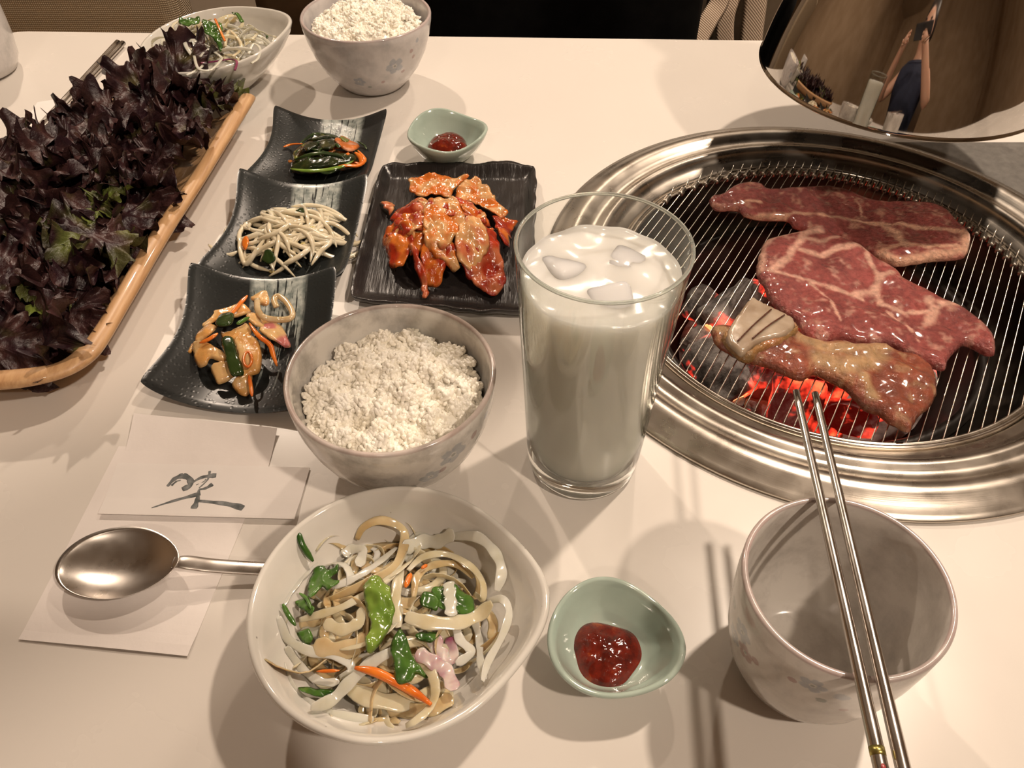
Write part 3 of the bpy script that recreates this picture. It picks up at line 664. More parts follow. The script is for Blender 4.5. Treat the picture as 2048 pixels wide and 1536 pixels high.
# sauce dishes
def sauce_dish(loc, rz, sc, label, label2, dip):
    prof = [(.013, .001), (.0155, .0025), (.0195, .006), (.0240, .012), (.0275, .0185), (.0293, .0235)]
    prof = [(r*sc, z*sc) for r, z in prof]
    rf = lambda th, r, z: r*(1+min(1, r/.02)*(.045*math.cos(3*th+.9)+.05*math.cos(2*th+.3)))
    zf = lambda th, r, z: z*(1+min(1, r/.02)*dip*(-math.cos(3*(th+PI/2))*.5-.35*math.cos(th+PI/2)))
    bowl('sauce_dish', loc, prof, .0030, M_CELADON, label, rfun=rf, zfun=zf, rz=rz, seg=96, cat='dish')
def paste(loc, rx, ry, h, z0, label, seed):
    V = []; F = []; n = 72; m = 14
    for j in range(m+1):
        for k in range(n):
            a = 2*PI*k/n; t_ = j/m; e = 1+.10*n3(math.cos(a), math.sin(a), 0, 1.4, seed)+.05*math.sin(3*a+seed)
            x, y = rx*t_*e*math.cos(a), ry*t_*e*math.sin(a)
            z = z0+h*(1-t_**2.6)**.8+.0014*n3(x, y, 0, 130, seed)*(1-t_**3)+.001*n3(x, y, 3, 320, seed)*(1-t_**3)
            if j == m: z = z0-.0006
            V.append((x, y, z))
    for j in range(m):
        for k in range(n): F.append((j*n+k, (j+1)*n+k, (j+1)*n+(k+1) % n, j*n+(k+1) % n))
    # underside
    cap(V, F, m*n, n, True)
    tag(mesh('chilli_sauce', V, F, M_SAUCE, loc=loc), label, 'sauce')
s1 = Vector((.0478, .1715, 0)); sauce_dish(s1, R(0), 1.05, 'pale green celadon sauce dish in front, between salad bowl and cup', '', .10)
paste(s1+Vector((-.0020, .000, 0)), .0165, .0168, .0045, .0075, 'glossy dark red chilli sauce in the near green dish', 1)
s2 = Vector((-.0562, .6250, 0)); sauce_dish(s2, R(20), 1.12, 'small pale green dish of red sauce beyond the kimchi plate', '', .16)
paste(s2+Vector((.001, .004, 0)), .0175, .0160, .0065, .0115, 'red chilli sauce in the far small green dish', 4)

# ------------------------------------------------------------------ rice
ico = bmesh.new(); bmesh.ops.create_icosphere(ico, subdivisions=2, radius=1); ico.verts.index_update()
IV = np.array([v.co[:] for v in ico.verts]); IF = np.array([[v.index for v in f.verts] for f in ico.faces]); ico.free()
def rice(loc, Rr, hf, n, seed, label, gl=(.0041, .00150)):
    rs = np.random.RandomState(seed); allV = []; allF = []; b = 0; cnt = 0
    while cnt < n:
        x, y = rs.uniform(-1, 1, 2)*Rr
        if math.hypot(x, y) > Rr: continue
        z = hf(x, y)-abs(rs.normal(0, .0009))
        q = rs.normal(size=4); q /= np.linalg.norm(q); a, bb, c, d = q
        M = np.array([[1-2*(c*c+d*d), 2*(bb*c-a*d), 2*(bb*d+a*c)], [2*(bb*c+a*d), 1-2*(bb*bb+d*d), 2*(c*d-a*bb)], [2*(bb*d-a*c), 2*(c*d+a*bb), 1-2*(bb*bb+c*c)]])
        L = gl[0]*rs.uniform(.8, 1.15); w_ = gl[1]*rs.uniform(.85, 1.15)
        v = IV*np.array([L*.75, w_, w_*.9]); v[:, 1] += .18*w_*(IV[:, 0]**2)
        allV.append((v@M.T)+np.array([x, y, z])); allF.append(IF+b); b += len(IV); cnt += 1
    # packed core under the loose grains
    m = 40; cv = []; cf = []
    for j in range(15):
        for k in range(m):
            a = 2*PI*k/m; r = Rr*j/14*.98; x, y = r*math.cos(a), r*math.sin(a); cv.append((x, y, hf(x, y)-.0012))
    for j in range(14):
        for k in range(m): cf.append((j*m+k+b, (j+1)*m+k+b, (j+1)*m+(k+1) % m+b, j*m+(k+1) % m+b))
    V = np.concatenate(allV+[np.array(cv)]); F = np.concatenate(allF).tolist()+cf
    o = mesh('cooked_rice', V.tolist(), F, M_RICE, loc=loc)
    return tag(o, label, 'rice', kind='stuff')
def mound(h0, h1, Rr, sd, amp, cx=0, cy=0):
    def f(x, y):
        r = math.hypot(x-cx, y-cy)/Rr
        z = h0+h1*max(0, 1-r*r)+amp*(n3(x, y, 0, 75, sd)+.7*n3(x, y, 2, 160, sd))
        r2 = math.hypot(x, y)/Rr
        return z-.004*max(0, r2-.8)*5*.5
    return f
rice(RB, .0485, mound(.0500, .0130, .050, 3, .0085, .004, .001), 3700, 1, 'heap of steamed white rice in the bowl in the middle')
rice(FB, .0500, mound(.0570, .009, .052, 7, .0075, 0, .006), 2100, 2, 'steamed white rice in the bowl at the far table edge')

# ------------------------------------------------------------------ glass with drink
GL = Vector((.0418, .2960, 0))
gp_o = [(.0298, .0012), (.0318, .0030), (.0325, .006), (.0332, .018), (.0341, .035), (.0362, .078), (.0385, .118), (.0402, .150), (.0407, .1575)]
gp_i = [(.0394, .1576), (.0389, .150), (.0372, .118), (.0349, .078), (.0328, .035), (.0318, .020), (.0298, .0150), (.020, .0135)]
P = [(.024, .0016), (.0270, .0004)]+gp_o+[(.0405, .1586), (.0401, .1589), (.0397, .1586)]+gp_i
V, F = lathe(P, 128); cap(V, F, 0, 128, False); cap(V, F, (len(P)-1)*128, 128, False)
mi = [0 if max(V[i][2] for i in f) < .0215 else 1 for f in F]
gl = mesh('drinking_glass', V, F, [M_GLASS, M_THIN], loc=GL, midx=mi); tag(gl, 'tall clear tumbler holding a cloudy white drink beside the grill', 'glass')
bm = bmesh.new(); bm.from_mesh(gl.data); bmesh.ops.recalc_face_normals(bm, faces=bm.faces); bm.to_mesh(gl.data); bm.free(); gl.data.polygons.foreach_set('use_smooth', [True]*len(gl.data.polygons))
V, F = tube([(.0401*math.cos(2*PI*k/96), .0401*math.sin(2*PI*k/96), .1586) for k in range(97)], .00095, 10); mesh('rolled_rim', V, F, M_RIM, gl)
LV = .1415
P = [(.019, .0140), (.0288, .0154), (.0314, .0205), (.0325, .035), (.0346, .078), (.0369, .118), (.0379, LV-.002), (.0380, LV), (.036, LV-.0008), (.030, LV-.0006), (.024, LV-.0006), (.018, LV-.0006), (.012, LV-.0006), (.006, LV-.0006)]
V, F = lathe(P, 96); V = [(v[0], v[1], v[2]+(.0018*n3(v[0], v[1], 0, 70, 2) if v[2] > LV-.0009 else 0)) for v in V]; cap(V, F, 0, 96, False); cap(V, F, (len(P)-1)*96, 96, False)
dr = mesh('milky_drink', V, F, M_DRINK, loc=GL); tag(dr, 'cloudy white iced drink filling the tall tumbler', 'drink')
bm = bmesh.new(); bm.from_mesh(dr.data); bmesh.ops.recalc_face_normals(bm, faces=bm.faces); bm.to_mesh(dr.data); bm.free(); dr.data.polygons.foreach_set('use_smooth', [True]*len(dr.data.polygons))
random.seed(2)
for k, (dx, dy, rz, lb) in enumerate([(-.016, .008, .5, 'left'), (.014, .012, 1.1, 'back right'), (.004, -.016, .2, 'front')]):
    V, F = box(0, 0, 0, .023, .022, .020, .0045, 4)
    V = [Vector(v)*(1+.06*n3(v[0], v[1], v[2], 60, k)) for v in V]
    o = mesh('ice_cube', V, F, M_ICE, loc=GL+Vector((dx, dy, LV-.0100))); o.rotation_euler = (.16*(k-1), .2-.14*k, rz)
    tag(o, 'rounded melting ice cube floating at the %s of the cloudy drink' % lb, 'ice')

# ------------------------------------------------------------------ black three-section dish
dish = thing('three_section_dish', (-.170, .50, 0), 'long black glazed dish with three curved sections of side dishes', 'dish')
def section(BL, BR, FL, FR, lift, name='dish_section'):
    """world corner points (x,y); v=1 back, v=0 front; returns surface function"""
    nu, nv = 36, 36; T = .0042
    def S(u, v):
        # pinch sides between flared corners
        xl = BL[0]*v+FL[0]*(1-v)+.010*math.sin(PI*v)*(.8+.4*(1-v)); xr = BR[0]*v+FR[0]*(1-v)-.001*math.sin(PI*v)
        yl = BL[1]*v+FL[1]*(1-v); yr = BR[1]*v+FR[1]*(1-v)
        x = xl+(xr-xl)*u; y = yl+(yr-yl)*u-(.006*math.sin(PI*u)*(1-v))+(-.006*math.sin(PI*u))*v
        c = (2*u-1)
        z = .0035+.0125*abs(c)**2.4+lift*max(0, (v-.30)/.70)**2.2+.002*max(0, (.25-v)/.25)**2
        # round the corners slightly
        return Vector((x, y, z))
    V = []; F = []; uv = []
    for side in (0, 1):
        for j in range(nv+1):
            for i in range(nu+1):
                u, v = i/nu, j/nv
                # rounded square corners in parameter space
                cu, cv = 2*u-1, 2*v-1; k = 1-.045*(abs(cu)**8*abs(cv)**8)
                p = S(.5+cu*k/2, .5+cv*k/2)
                ed = max(abs(cu), abs(cv)); e = max(0, (ed-.93)/.07)
                if side: p.z -= T*(1-.75*e*e)
                else: p.z -= T*.25*e*e
                V.append(p-Vector(dish.location)); uv.append((u, v))
    nn = (nu+1)*(nv+1)
    for j in range(nv):
        for i in range(nu):
            a = j*(nu+1)+i; F.append((a, a+1, a+nu+2, a+nu+1)); F.append((a+nn, a+nn+nu+1, a+nn+nu+2, a+nn+1))
    bd = [i for i in range(nu+1)]+[j*(nu+1)+nu for j in range(1, nv+1)]+[nv*(nu+1)+i for i in range(nu-1, -1, -1)]+[j*(nu+1) for j in range(nv-1, 0, -1)]
    for a, b in zip(bd, bd[1:]+bd[:1]): F.append((a, a+nn, b+nn, b))
    mesh(name, V, F, M_BLACKDISH, dish, uvs=uv)
    return S
o2 = lambda px, py, z: tuple(on(px, py, z)[:2])
S1 = section(o2(546, 206, .020), o2(778, 213, .020), o2(476, 344, .020), o2(738, 352, .018), .006)
S2 = section(o2(476, 336, .024), o2(742, 352, .022), o2(382, 528, .018), o2(690, 548, .016), .013)
S3 = section(o2(378, 524, .025), o2(678, 532, .025), o2(268, 768, .015), o2(640, 806, .015), .014)

# kimchi plate
def plate():
    A, B, Cc, D = o2(762, 322, .012), o2(1074, 323, .012), o2(693, 596, .012), o2(1066, 630, .012)
    nu, nv = 60, 60; V = []; F = []; T = .005
    for side in (0, 1):
        for j in range(nv+1):
            for i in range(nu+1):
                u, v = i/nu, j/nv; cu, cv = 2*u-1, 2*v-1; k = 1-.05*(abs(cu)**8*abs(cv)**8); uu, vv = .5+cu*k/2, .5+cv*k/2
                x = (A[0]*(1-uu)+B[0]*uu)*vv+(Cc[0]*(1-uu)+D[0]*uu)*(1-vv); y = (A[1]*(1-uu)+B[1]*uu)*vv+(Cc[1]*(1-uu)+D[1]*uu)*(1-vv)
                ed = max(abs(cu), abs(cv)); rim = max(0, (ed-.84)/.16)
                wb = n3(x, y, 0, 70, 3)
                if abs(cv) >= abs(cu): y += .0025*wb*rim*(1 if cv > 0 else 1)
                else: x += .0018*wb*rim
                z = .0045+.0085*rim**1.3+.0016*wb*rim+.0004*n3(x*6, y, 0, 80, 5)
                e = max(0, (ed-.95)/.05)
                z += -T*.3*e*e if not side else -T*(1-.6*e*e)
                V.append((x, y, max(z, 0)))
    nn = (nu+1)*(nv+1)
    for j in range(nv):
        for i in range(nu):
            a = j*(nu+1)+i; F.append((a, a+1, a+nu+2, a+nu+1)); F.append((a+nn, a+nn+nu+1, a+nn+nu+2, a+nn+1))
    bd = [i for i in range(nu+1)]+[j*(nu+1)+nu for j in range(1, nv+1)]+[nv*(nu+1)+i for i in range(nu-1, -1, -1)]+[j*(nu+1) for j in range(nv-1, 0, -1)]
    for a, b in zip(bd, bd[1:]+bd[:1]): F.append((a, a+nn, b+nn, b))
    return V, F
V, F = plate(); tag(mesh('square_plate', V, F, M_BLACKPLATE), 'square black ridged plate carrying the kimchi', 'plate')
#@@PART2
# ------------------------------------------------------------------ kimchi
def arc(c, rad, a0, a1, tlt, az, w_, fl, mat, nm, lb, cat, grp, zf, n=20, tl2=0):
    M = Matrix.Rotation(az, 3, 'Z') @ Matrix.Rotation(tlt, 3, 'X')
    P = []
    for i in range(n):
        a = a0+(a1-a0)*i/(n-1); p = M @ Vector((rad*math.cos(a), rad*.85*math.sin(a), 0)); p = p+Vector((c[0], c[1], 0))
        z = zf(p.x, p.y)+c[2]+p.z; P.append(Vector((p.x, p.y, max(z, zf(p.x, p.y)-.002))))
    V, F = tube(P, lambda t: w_*(min(1, .45+5*min(t, 1-t))), 8, fl, up=tuple(M @ Vector((0, 0, 1))), tilt=tl2)
    return tag(mesh(nm, V, F, mat), lb, cat, grp)
def quad(dx, dy): return ('right' if dx > 0 else 'left') if abs(dx) > abs(dy) else ('back' if dy > 0 else 'front')
def settle(cr, pts, zf, z0=.02):
    out = []
    for x, y in pts:
        z = z0
        for _ in range(4): p = on(*cr(x, y), z); z = zf(p.x, p.y)
        out.append(Vector((p.x, p.y, z)))
    return out
def pc(cr, pts, z): return [tuple(on(*cr(x, y), z)[:2]) for x, y in pts]
def hump(c, R0, R1, z0, h):
    def f(x, y): return z0+h*max(0, 1-((x-c.x)/R0)**2-((y-c.y)/R1)**2)**.8
    return f
def blend(c1, c2, s, th=.0, sd=0, k=3):
    def f(x, y):
        m = min(1, max(0, .5+k*(n3(x, y, 0, s, sd)-th)))
        return tuple(c1[i]*(1-m)+c2[i]*m for i in range(3))
    return f
C5 = crop(.4231, 550, 350)
kc = on(*C5(790, 290), .015)
KH = hump(kc, .052, .050, .006, .024)
CREAM, ORNG, DRED, PINK = (.66, .36, .15), (.62, .17, .025), (.34, .028, .010), (.55, .16, .07)
kim = [
 ('red fringed kimchi leaf at the left of the heap', [(500, 240), (560, 200), (640, 230), (650, 300), (620, 350), (565, 368), (520, 330)], DRED, ORNG, .0, .005, 1),
 ('deep red kimchi leaf folded at the upper left of the heap', [(560, 115), (610, 90), (690, 85), (700, 200), (640, 240), (580, 240), (545, 180)], DRED, PINK, .10, .007, 2),
 ('small curled pale kimchi leaf at the left edge of the heap', [(497, 118), (550, 112), (565, 150), (545, 175), (520, 150)], PINK, CREAM, .0, .004, 3),
 ('orange kimchi stalk at the upper right of the heap', [(850, 95), (940, 20), (1010, 70), (1060, 140), (1105, 185), (1060, 212), (960, 160), (900, 140)], CREAM, ORNG, .05, .009, 4),
 ('dark orange kimchi leaf under the top stalk', [(900, 150), (990, 180), (1000, 250), (930, 240), (880, 200)], ORNG, DRED, .0, .003, 5),
 ('red kimchi leaf on the right side of the heap', [(1030, 235), (1150, 222), (1120, 270), (1100, 370), (1060, 350), (1040, 290)], DRED, ORNG, .1, .002, 6),
 ('cream and red kimchi leaf draped over the top of the heap', [(635, 30), (740, 8), (860, 15), (920, 20), (850, 60), (830, 110), (760, 100), (690, 110), (650, 90)], ORNG, CREAM, .08, .010, 7),
 ('big pale kimchi leaf in the centre of the heap', [(668, 95), (740, 90), (840, 110), (890, 170), (900, 240), (850, 290), (790, 330), (745, 290), (700, 230), (690, 160)], CREAM, ORNG, .10, .0085, 8),
 ('thin red kimchi strip running down the left front', [(600, 230), (690, 220), (725, 260), (700, 300), (650, 310), (690, 400), (725, 500), (700, 515), (670, 440), (620, 310)], PINK, DRED, .05, .006, 9),
 ('pale kimchi stalk at the front centre', [(715, 290), (760, 300), (800, 350), (870, 420), (850, 445), (760, 412), (712, 375)], CREAM, ORNG, .0, .007, 10),
 ('translucent white kimchi stalk right of centre', [(850, 350), (880, 270), (920, 235), (970, 240), (1010, 290), (990, 350), (930, 400), (880, 395)], CREAM, PINK, .12, .010, 11),
 ('red kimchi leaf lying at the front of the heap', [(700, 440), (760, 420), (810, 450), (790, 520), (745, 535), (705, 510)], ORNG, DRED, .0, .003, 12),
 ('crumpled red kimchi leaf at the lower right of the heap', [(875, 430), (940, 400), (1000, 350), (1050, 330), (1070, 400), (1092, 500), (1040, 572), (960, 540), (890, 480)], DRED, PINK, .05, .006, 13),
]
fill = []
random.seed(11)
for k in range(64):
    a, r = random.random()*6.28, math.sqrt(random.random())*.037
    x, y = kc.x+r*math.cos(a)*.95, kc.y+.002+r*math.sin(a)*.9; s = random.uniform(.007, .013); ra = random.random()*3
    pts = [(x+s*(1+.35*math.sin(q*2+ra))*math.cos(q+ra), y+s*.7*(1+.3*math.cos(q*3))*math.sin(q+ra)) for q in [PI*2*i/9 for i in range(9)]]
    lo = .0015+.0045*random.random(); c1, c2 = random.choice([(DRED, ORNG), (ORNG, CREAM), (DRED, PINK), (DRED, ORNG)])
    V, F, c = slab_geo(pts, .0020, .0012, lambda x, y: KH(x, y)-.002+lo+.005*n3(x, y, 0, 110, k), .0013, .0012, 190, k, .0022, blend(c1, c2, 120, 0, k))
    tag(mesh('kimchi_piece', V, F, M_KIMCHI, cols=c), 'small red cabbage kimchi piece tucked into the heap on the square black plate', 'kimchi', 'small kimchi pieces in the heap')
for lb, pts, c1, c2, th, lay, sd in kim:
    zz = .012+lay
    P2 = pc(C5, pts, KH(*on(*C5(*pts[len(pts)//2]), .02)[:2])+lay*.5)
    V, F, c = slab_geo(P2, .0022, .0011, lambda x, y: KH(x, y)+lay*.55+.0042*n3(x, y, 0, 75, sd)+.0022*n3(x, y, 0, 190, sd), .0014, .0008, 200, sd, .0022, blend(c1, c2, 95, th, sd, 3.2))
    tag(mesh('kimchi_leaf', V, F, M_KIMCHI, cols=c), lb, 'kimchi', 'large kimchi leaves on the square plate')

# ------------------------------------------------------------------ pickled mix on the front section
CM = crop(.22785, 250, 500)
mc = on(*CM(930, 780), .02)
def dz(S, x, y):
    best = 9; z = .005
    for u in range(0, 21):
        for v in range(0, 21):
            p = S(u/20, v/20); d = (p.x-x)**2+(p.y-y)**2
            if d < best: best = d; z = p.z
    return z
ZM = dz(S3, mc.x, mc.y)
MH = hump(mc, .032, .036, ZM+.0005, .012)
FC, FO, RP = (.72, .46, .20), (.66, .34, .10), (.62, .20, .18)
mix = [
 ('pale fish cake slice at the back left of the pickled mix', [(630, 550), (740, 510), (870, 490), (1000, 440), (1085, 480), (1080, 570), (950, 605), (800, 620), (700, 670), (655, 640)], FC, FO, .1, .006, 'fish_cake'),
 ('rounded fish cake piece topping the back of the pickled mix', [(1080, 350), (1130, 300), (1230, 293), (1275, 370), (1240, 450), (1150, 430), (1085, 400)], FC, FC, .2, .008, 'fish_cake'),
 ('radish wedge with a pink rim at the right of the pickled mix', [(1190, 730), (1290, 640), (1370, 650), (1440, 800), (1390, 820), (1250, 790)], FC, RP, .12, .004, 'radish_slice'),
 ('ruffled fish cake strip at the left front of the pickled mix', [(590, 840), (650, 830), (740, 870), (880, 950), (910, 1030), (840, 1020), (770, 1005), (720, 1045), (650, 1040), (610, 950)], FC, FO, .06, .004, 'fish_cake'),
 ('flat pale fish cake at the very front left of the pickled mix', [(765, 1070), (850, 1040), (940, 1040), (1000, 1085), (950, 1125), (820, 1168)], FC, FC, .1, .002, 'fish_cake'),
 ('curled fish cake at the right front of the pickled mix', [(990, 870), (1090, 800), (1190, 850), (1210, 960), (1180, 1060), (1100, 1100), (1000, 1140), (1010, 1000)], FC, FO, .05, .005, 'fish_cake'),
 ('browned fish cake tail at the front tip of the pickled mix', [(935, 1160), (1010, 1110), (1110, 1090), (1100, 1170), (1040, 1242), (970, 1210)], FO, FC, .0, .002, 'fish_cake'),
 ('orange radish strip at the left of the pickled mix', [(615, 770), (690, 660), (800, 690), (820, 760), (740, 810), (640, 835)], FO, FC, .0, .005, 'radish_slice'),
 ('pointed orange radish end sticking out at the left', [(395, 900), (470, 840), (570, 800), (610, 830), (585, 895), (500, 905)], FO, (.5, .16, .03), .0, .0015, 'radish_slice'),
 ('glossy onion piece in the middle of the pickled mix', [(860, 770), (960, 800), (1080, 700), (1130, 780), (1040, 870), (900, 870)], FO, FC, .0, .003, 'onion_slice'),
 ('pale inner radish slice right of the middle', [(1080, 590), (1200, 580), (1300, 620), (1240, 700), (1150, 720), (1090, 660)], FC, FO, .1, .0065, 'radish_slice'),
]
for k, (lb, pts, c1, c2, th, lay, nm) in enumerate(mix):
    P2 = pc(CM, pts, ZM+.006+lay*.6)
    V, F, c = slab_geo(P2, .0030, .0011, lambda x, y: MH(x, y)+lay*.7+.0022*n3(x, y, 0, 90, k+30), .0018, .0007, 160, k, .0007, blend(c1, c2, 110, th, k+30, 3))
    tag(mesh(nm, V, F, M_MIX, cols=c), lb, 'side dish', 'pieces of the pickled mix on the front section')
def strand(nm, cr, pts, zf, w_, mat, lb, cat, flat=1.0, grp=None, seg=8, n=14, taper=True, up=None, tilt=0, cols=None, off=0):
    P = settle(cr, pts, lambda x, y: zf(x, y)+off)
    rad = (lambda t: w_*(min(1, .35+2.6*min(t, 1-t)))) if taper else w_
    V, F = tube(P, rad, seg, flat, n=n, up=up, tilt=tilt)
    return tag(mesh(nm, V, F, mat, cols=cols), lb, cat, grp)
for lb, pts, w_ in (('orange carrot strip at the back of the pickled mix', [(1075, 400), (1000, 480), (910, 590)], .0018), ('carrot strip hanging off the right of the pickled mix', [(1090, 640), (1170, 750), (1270, 830), (1300, 920), (1335, 1020)], .0017),
                   ('short carrot tip at the very front of the pickled mix', [(1095, 1120), (1105, 1200), (1115, 1285)], .0013), ('bent carrot strip at the left of the pickled mix', [(655, 815), (740, 780), (815, 730)], .0016)):
    strand('carrot_strip', CM, pts, lambda x, y: MH(x, y)+.0085, w_, M_CARROT, lb, 'carrot', .6)
P = settle(CM, [(1160, 430), (1165, 520), (1220, 590), (1340, 612), (1450, 600), (1468, 545), (1410, 450), (1340, 405), (1310, 440), (1330, 500)], lambda x, y: MH(x, y)+.011)
V, F = tube(P, .0021, 8, .45, n=36, up=(.2, -.6, .7)); tag(mesh('onion_curl', V, F, M_ONIONT), 'amber onion curl at the upper right of the pickled mix', 'onion')
for lb, pts, lay in (('dark green chilli piece in the centre of the pickled mix', [(820, 700), (860, 615), (975, 612), (965, 735), (850, 752)], .0095), ('long green scallion piece at the front of the pickled mix', [(875, 850), (970, 840), (1005, 950), (1045, 1070), (990, 1095), (925, 1090), (890, 960)], .0085)):
    V, F, c = slab_geo(pc(CM, pts, ZM+.014), .0022, .0011, lambda x, y: MH(x, y)+lay, .0016, .0004, 200, 5, .0003); tag(mesh('scallion_piece', V, F, M_DKGREEN if lay > .009 else M_STEM if False else M_DKGREEN), lb, 'scallion')
strand('scallion_piece', CM, [(980, 650), (1030, 625), (1090, 590)], lambda x, y: MH(x, y)+.010, .0014, M_GREENS, 'thin green scallion sliver behind the chilli piece', 'scallion')
P = [on(*CM(1078+36*math.cos(a), 960+66*math.sin(a)), ZM+.016) for a in [2*PI*i/24 for i in range(25)]]
V, F = tube(P, .0009, 6); tag(mesh('carrot_ring', V, F, M_CARROT), 'small dark orange ring on the right front fish cake', 'carrot')

# ------------------------------------------------------------------ bean sprouts on the middle section
CS = crop(.26855, 250, 180)
sc_ = on(*CS(1230, 1020), .02); ZS = dz(S2, sc_.x, sc_.y)
SH = hump(sc_, .044, .040, ZS+.001, .016)
random.seed(5)
def sprout(P, r, lb, head=False, grp=None):
    V, F = tube(P, lambda t: r*(min(1, .25+4*t))*(1 if t < .75 else 1-.75*(t-.75)/.25), 7, n=16)
    o = mesh('bean_sprout', V, F, M_SPROUT); tag(o, lb, 'bean sprout', grp)
    if head:
        v = IV*np.array([.0022, .0015, .0015])+np.array(P[0]); mesh('bean_head', v.tolist(), IF.tolist(), M_SPHEAD, o)
    return o
for lb, pts in (('thin sprout curling to the left edge of the middle section', [(620, 1150), (700, 1215), (780, 1230), (840, 1200)]), ('sprout arching over the back right of the heap', [(1350, 820), (1500, 820), (1610, 810), (1650, 850), (1670, 910)]),
               ('sprout with a yellowish head at the back left', [(935, 800), (970, 760), (1020, 765), (1070, 800)]), ('straight sprout pointing right from the heap', [(1450, 880), (1560, 930), (1690, 990)]),
               ('brown-tipped sprout hooked at the left', [(730, 1090), (780, 1020), (850, 1015), (930, 1040)]), ('long sprout hanging at the right front', [(1530, 1060), (1530, 1150), (1470, 1250), (1390, 1320)]),
               ('sprout hanging at the front centre', [(1090, 1180), (1080, 1260), (1110, 1350)]), ('bent sprout at the left front', [(850, 1060), (860, 1200), (900, 1300), (980, 1200), (1060, 1080)]),
               ('sprout pointing right below the straight one', [(1500, 1090), (1580, 1120), (1655, 1150)])):
    sprout(settle(CS, pts, lambda x, y: SH(x, y)+.0045), .0019, lb, 'head' in lb)
for k in range(88):
    a, r = random.random()*6.28, math.sqrt(random.random())*.031
    x, y = sc_.x+r*math.cos(a)*1.1, sc_.y+r*math.sin(a)*.95
    d = random.uniform(-.9, .9)+(0 if random.random() < .6 else PI/2); L = random.uniform(.013, .026); cv = random.uniform(-.011, .011)
    lay = random.uniform(-.003, .0045); q = []
    for t in (-1, -.5, 0, .5, 1):
        xx = x+L*t*math.cos(d)-cv*(1-t*t)*math.sin(d)*1.2; yy = y+L*t*math.sin(d)*.9+cv*(1-t*t)*math.cos(d)*1.2
        q.append(Vector((xx, yy, max(SH(xx, yy)+lay+.002*(1-t*t), ZS+.001))))
    sprout(q, random.uniform(.0015, .0021), 'pale dressed bean sprout in the heap on the middle section, %s side' % quad(x-sc_.x, y-sc_.y), k % 11 == 0, 'bean sprouts heaped on the middle section')
for k, (x, y, s) in enumerate([(1330, 930, 1), (1060, 1210, 1.2)]):
    pts = [(x+s*42*math.cos(a)*(1+.3*math.sin(3*a)), y+s*26*math.sin(a)) for a in [2*PI*i/9 for i in range(9)]]
    V, F, c = slab_geo(pc(CS, pts, ZS+.017), .001, .0009, lambda x, y: SH(x, y)+.006, .0008, .0004, 200, k)
    tag(mesh('scallion_leaf', V, F, M_DKGREEN), 'dark green scallion bit %s the bean sprouts' % ('on top of' if k == 0 else 'at the front of'), 'scallion')
V, F, c = slab_geo(pc(CS, [(870, 1130), (910, 1110), (930, 1150), (900, 1190), (870, 1170)], ZS+.012), .0015, .0009, lambda x, y: SH(x, y)+.005, .0008)
tag(mesh('carrot_piece', V, F, M_CARROT), 'orange carrot bit peeking out at the left of the bean sprouts', 'carrot')

# ------------------------------------------------------------------ cucumber kimchi on the back section
cc = on(*CS(1480, 460), .02); ZC = dz(S1, cc.x, cc.y)
CH = hump(cc, .036, .036, ZC+.001, .012)
GRN, YG, OR2 = (.012, .022, .006), (.20, .22, .04), (.62, .17, .03)
def cpiece(pts, c1, c2, lay, lb, k, nm='cucumber_slice', grp='cucumber kimchi pieces'):
    V, F, c = slab_geo(pc(CS, pts, ZC+.010+lay*.5), .0024, .0011, lambda x, y: CH(x, y)+lay*.6+.0016*n3(x, y, 0, 90, k), .0016, .0005, 170, k, .0006, blend(c1, c2, 120, .1, k, 3.4))
    tag(mesh(nm, V, F, M_CUKE, cols=c), lb, 'cucumber' if 'cuc' in nm else 'kimchi', grp)
cpiece([(1240, 480), (1320, 390), (1400, 400), (1560, 470), (1720, 470), (1740, 540), (1600, 600), (1400, 620), (1250, 590)], GRN, (.10, .035, .008), .000, 'broad dark cucumber piece at the bottom of the back heap', 1)
cpiece([(1340, 340), (1400, 285), (1500, 270), (1585, 295), (1590, 335), (1500, 372), (1390, 375)], GRN, YG, .009, 'rounded dark cucumber slice on top of the back heap', 2)
cpiece([(1230, 555), (1400, 535), (1560, 505), (1720, 485), (1700, 530), (1560, 575), (1400, 590), (1250, 590)], GRN, (.03, .04, .01), .006, 'long dark green cucumber strip along the front of the back heap', 3)
cpiece([(1245, 480), (1330, 385), (1400, 370), (1390, 420), (1320, 470), (1280, 530)], (.05, .03, .008), YG, .006, 'curved cucumber skin at the left of the back heap', 4)
cpiece([(1330, 430), (1400, 400), (1450, 440), (1400, 475), (1350, 480)], (.34, .13, .03), GRN, .007, 'orange-brown cucumber centre at the left of the back heap', 5)
cpiece([(1560, 380), (1600, 310), (1650, 300), (1740, 380), (1720, 440), (1660, 470), (1595, 440)], OR2, (.70, .34, .20), .008, 'bright orange seasoned radish at the right of the back heap', 6, 'radish_piece')
cpiece([(1450, 420), (1550, 380), (1580, 430), (1540, 480), (1470, 470)], GRN, (.06, .06, .02), .007, 'small black-green cucumber piece in the middle of the back heap', 7)
cpiece([(1590, 300), (1640, 300), (1680, 340), (1650, 400), (1600, 370)], YG, OR2, .009, 'yellow-green onion slice beside the orange radish', 8, 'onion_slice')
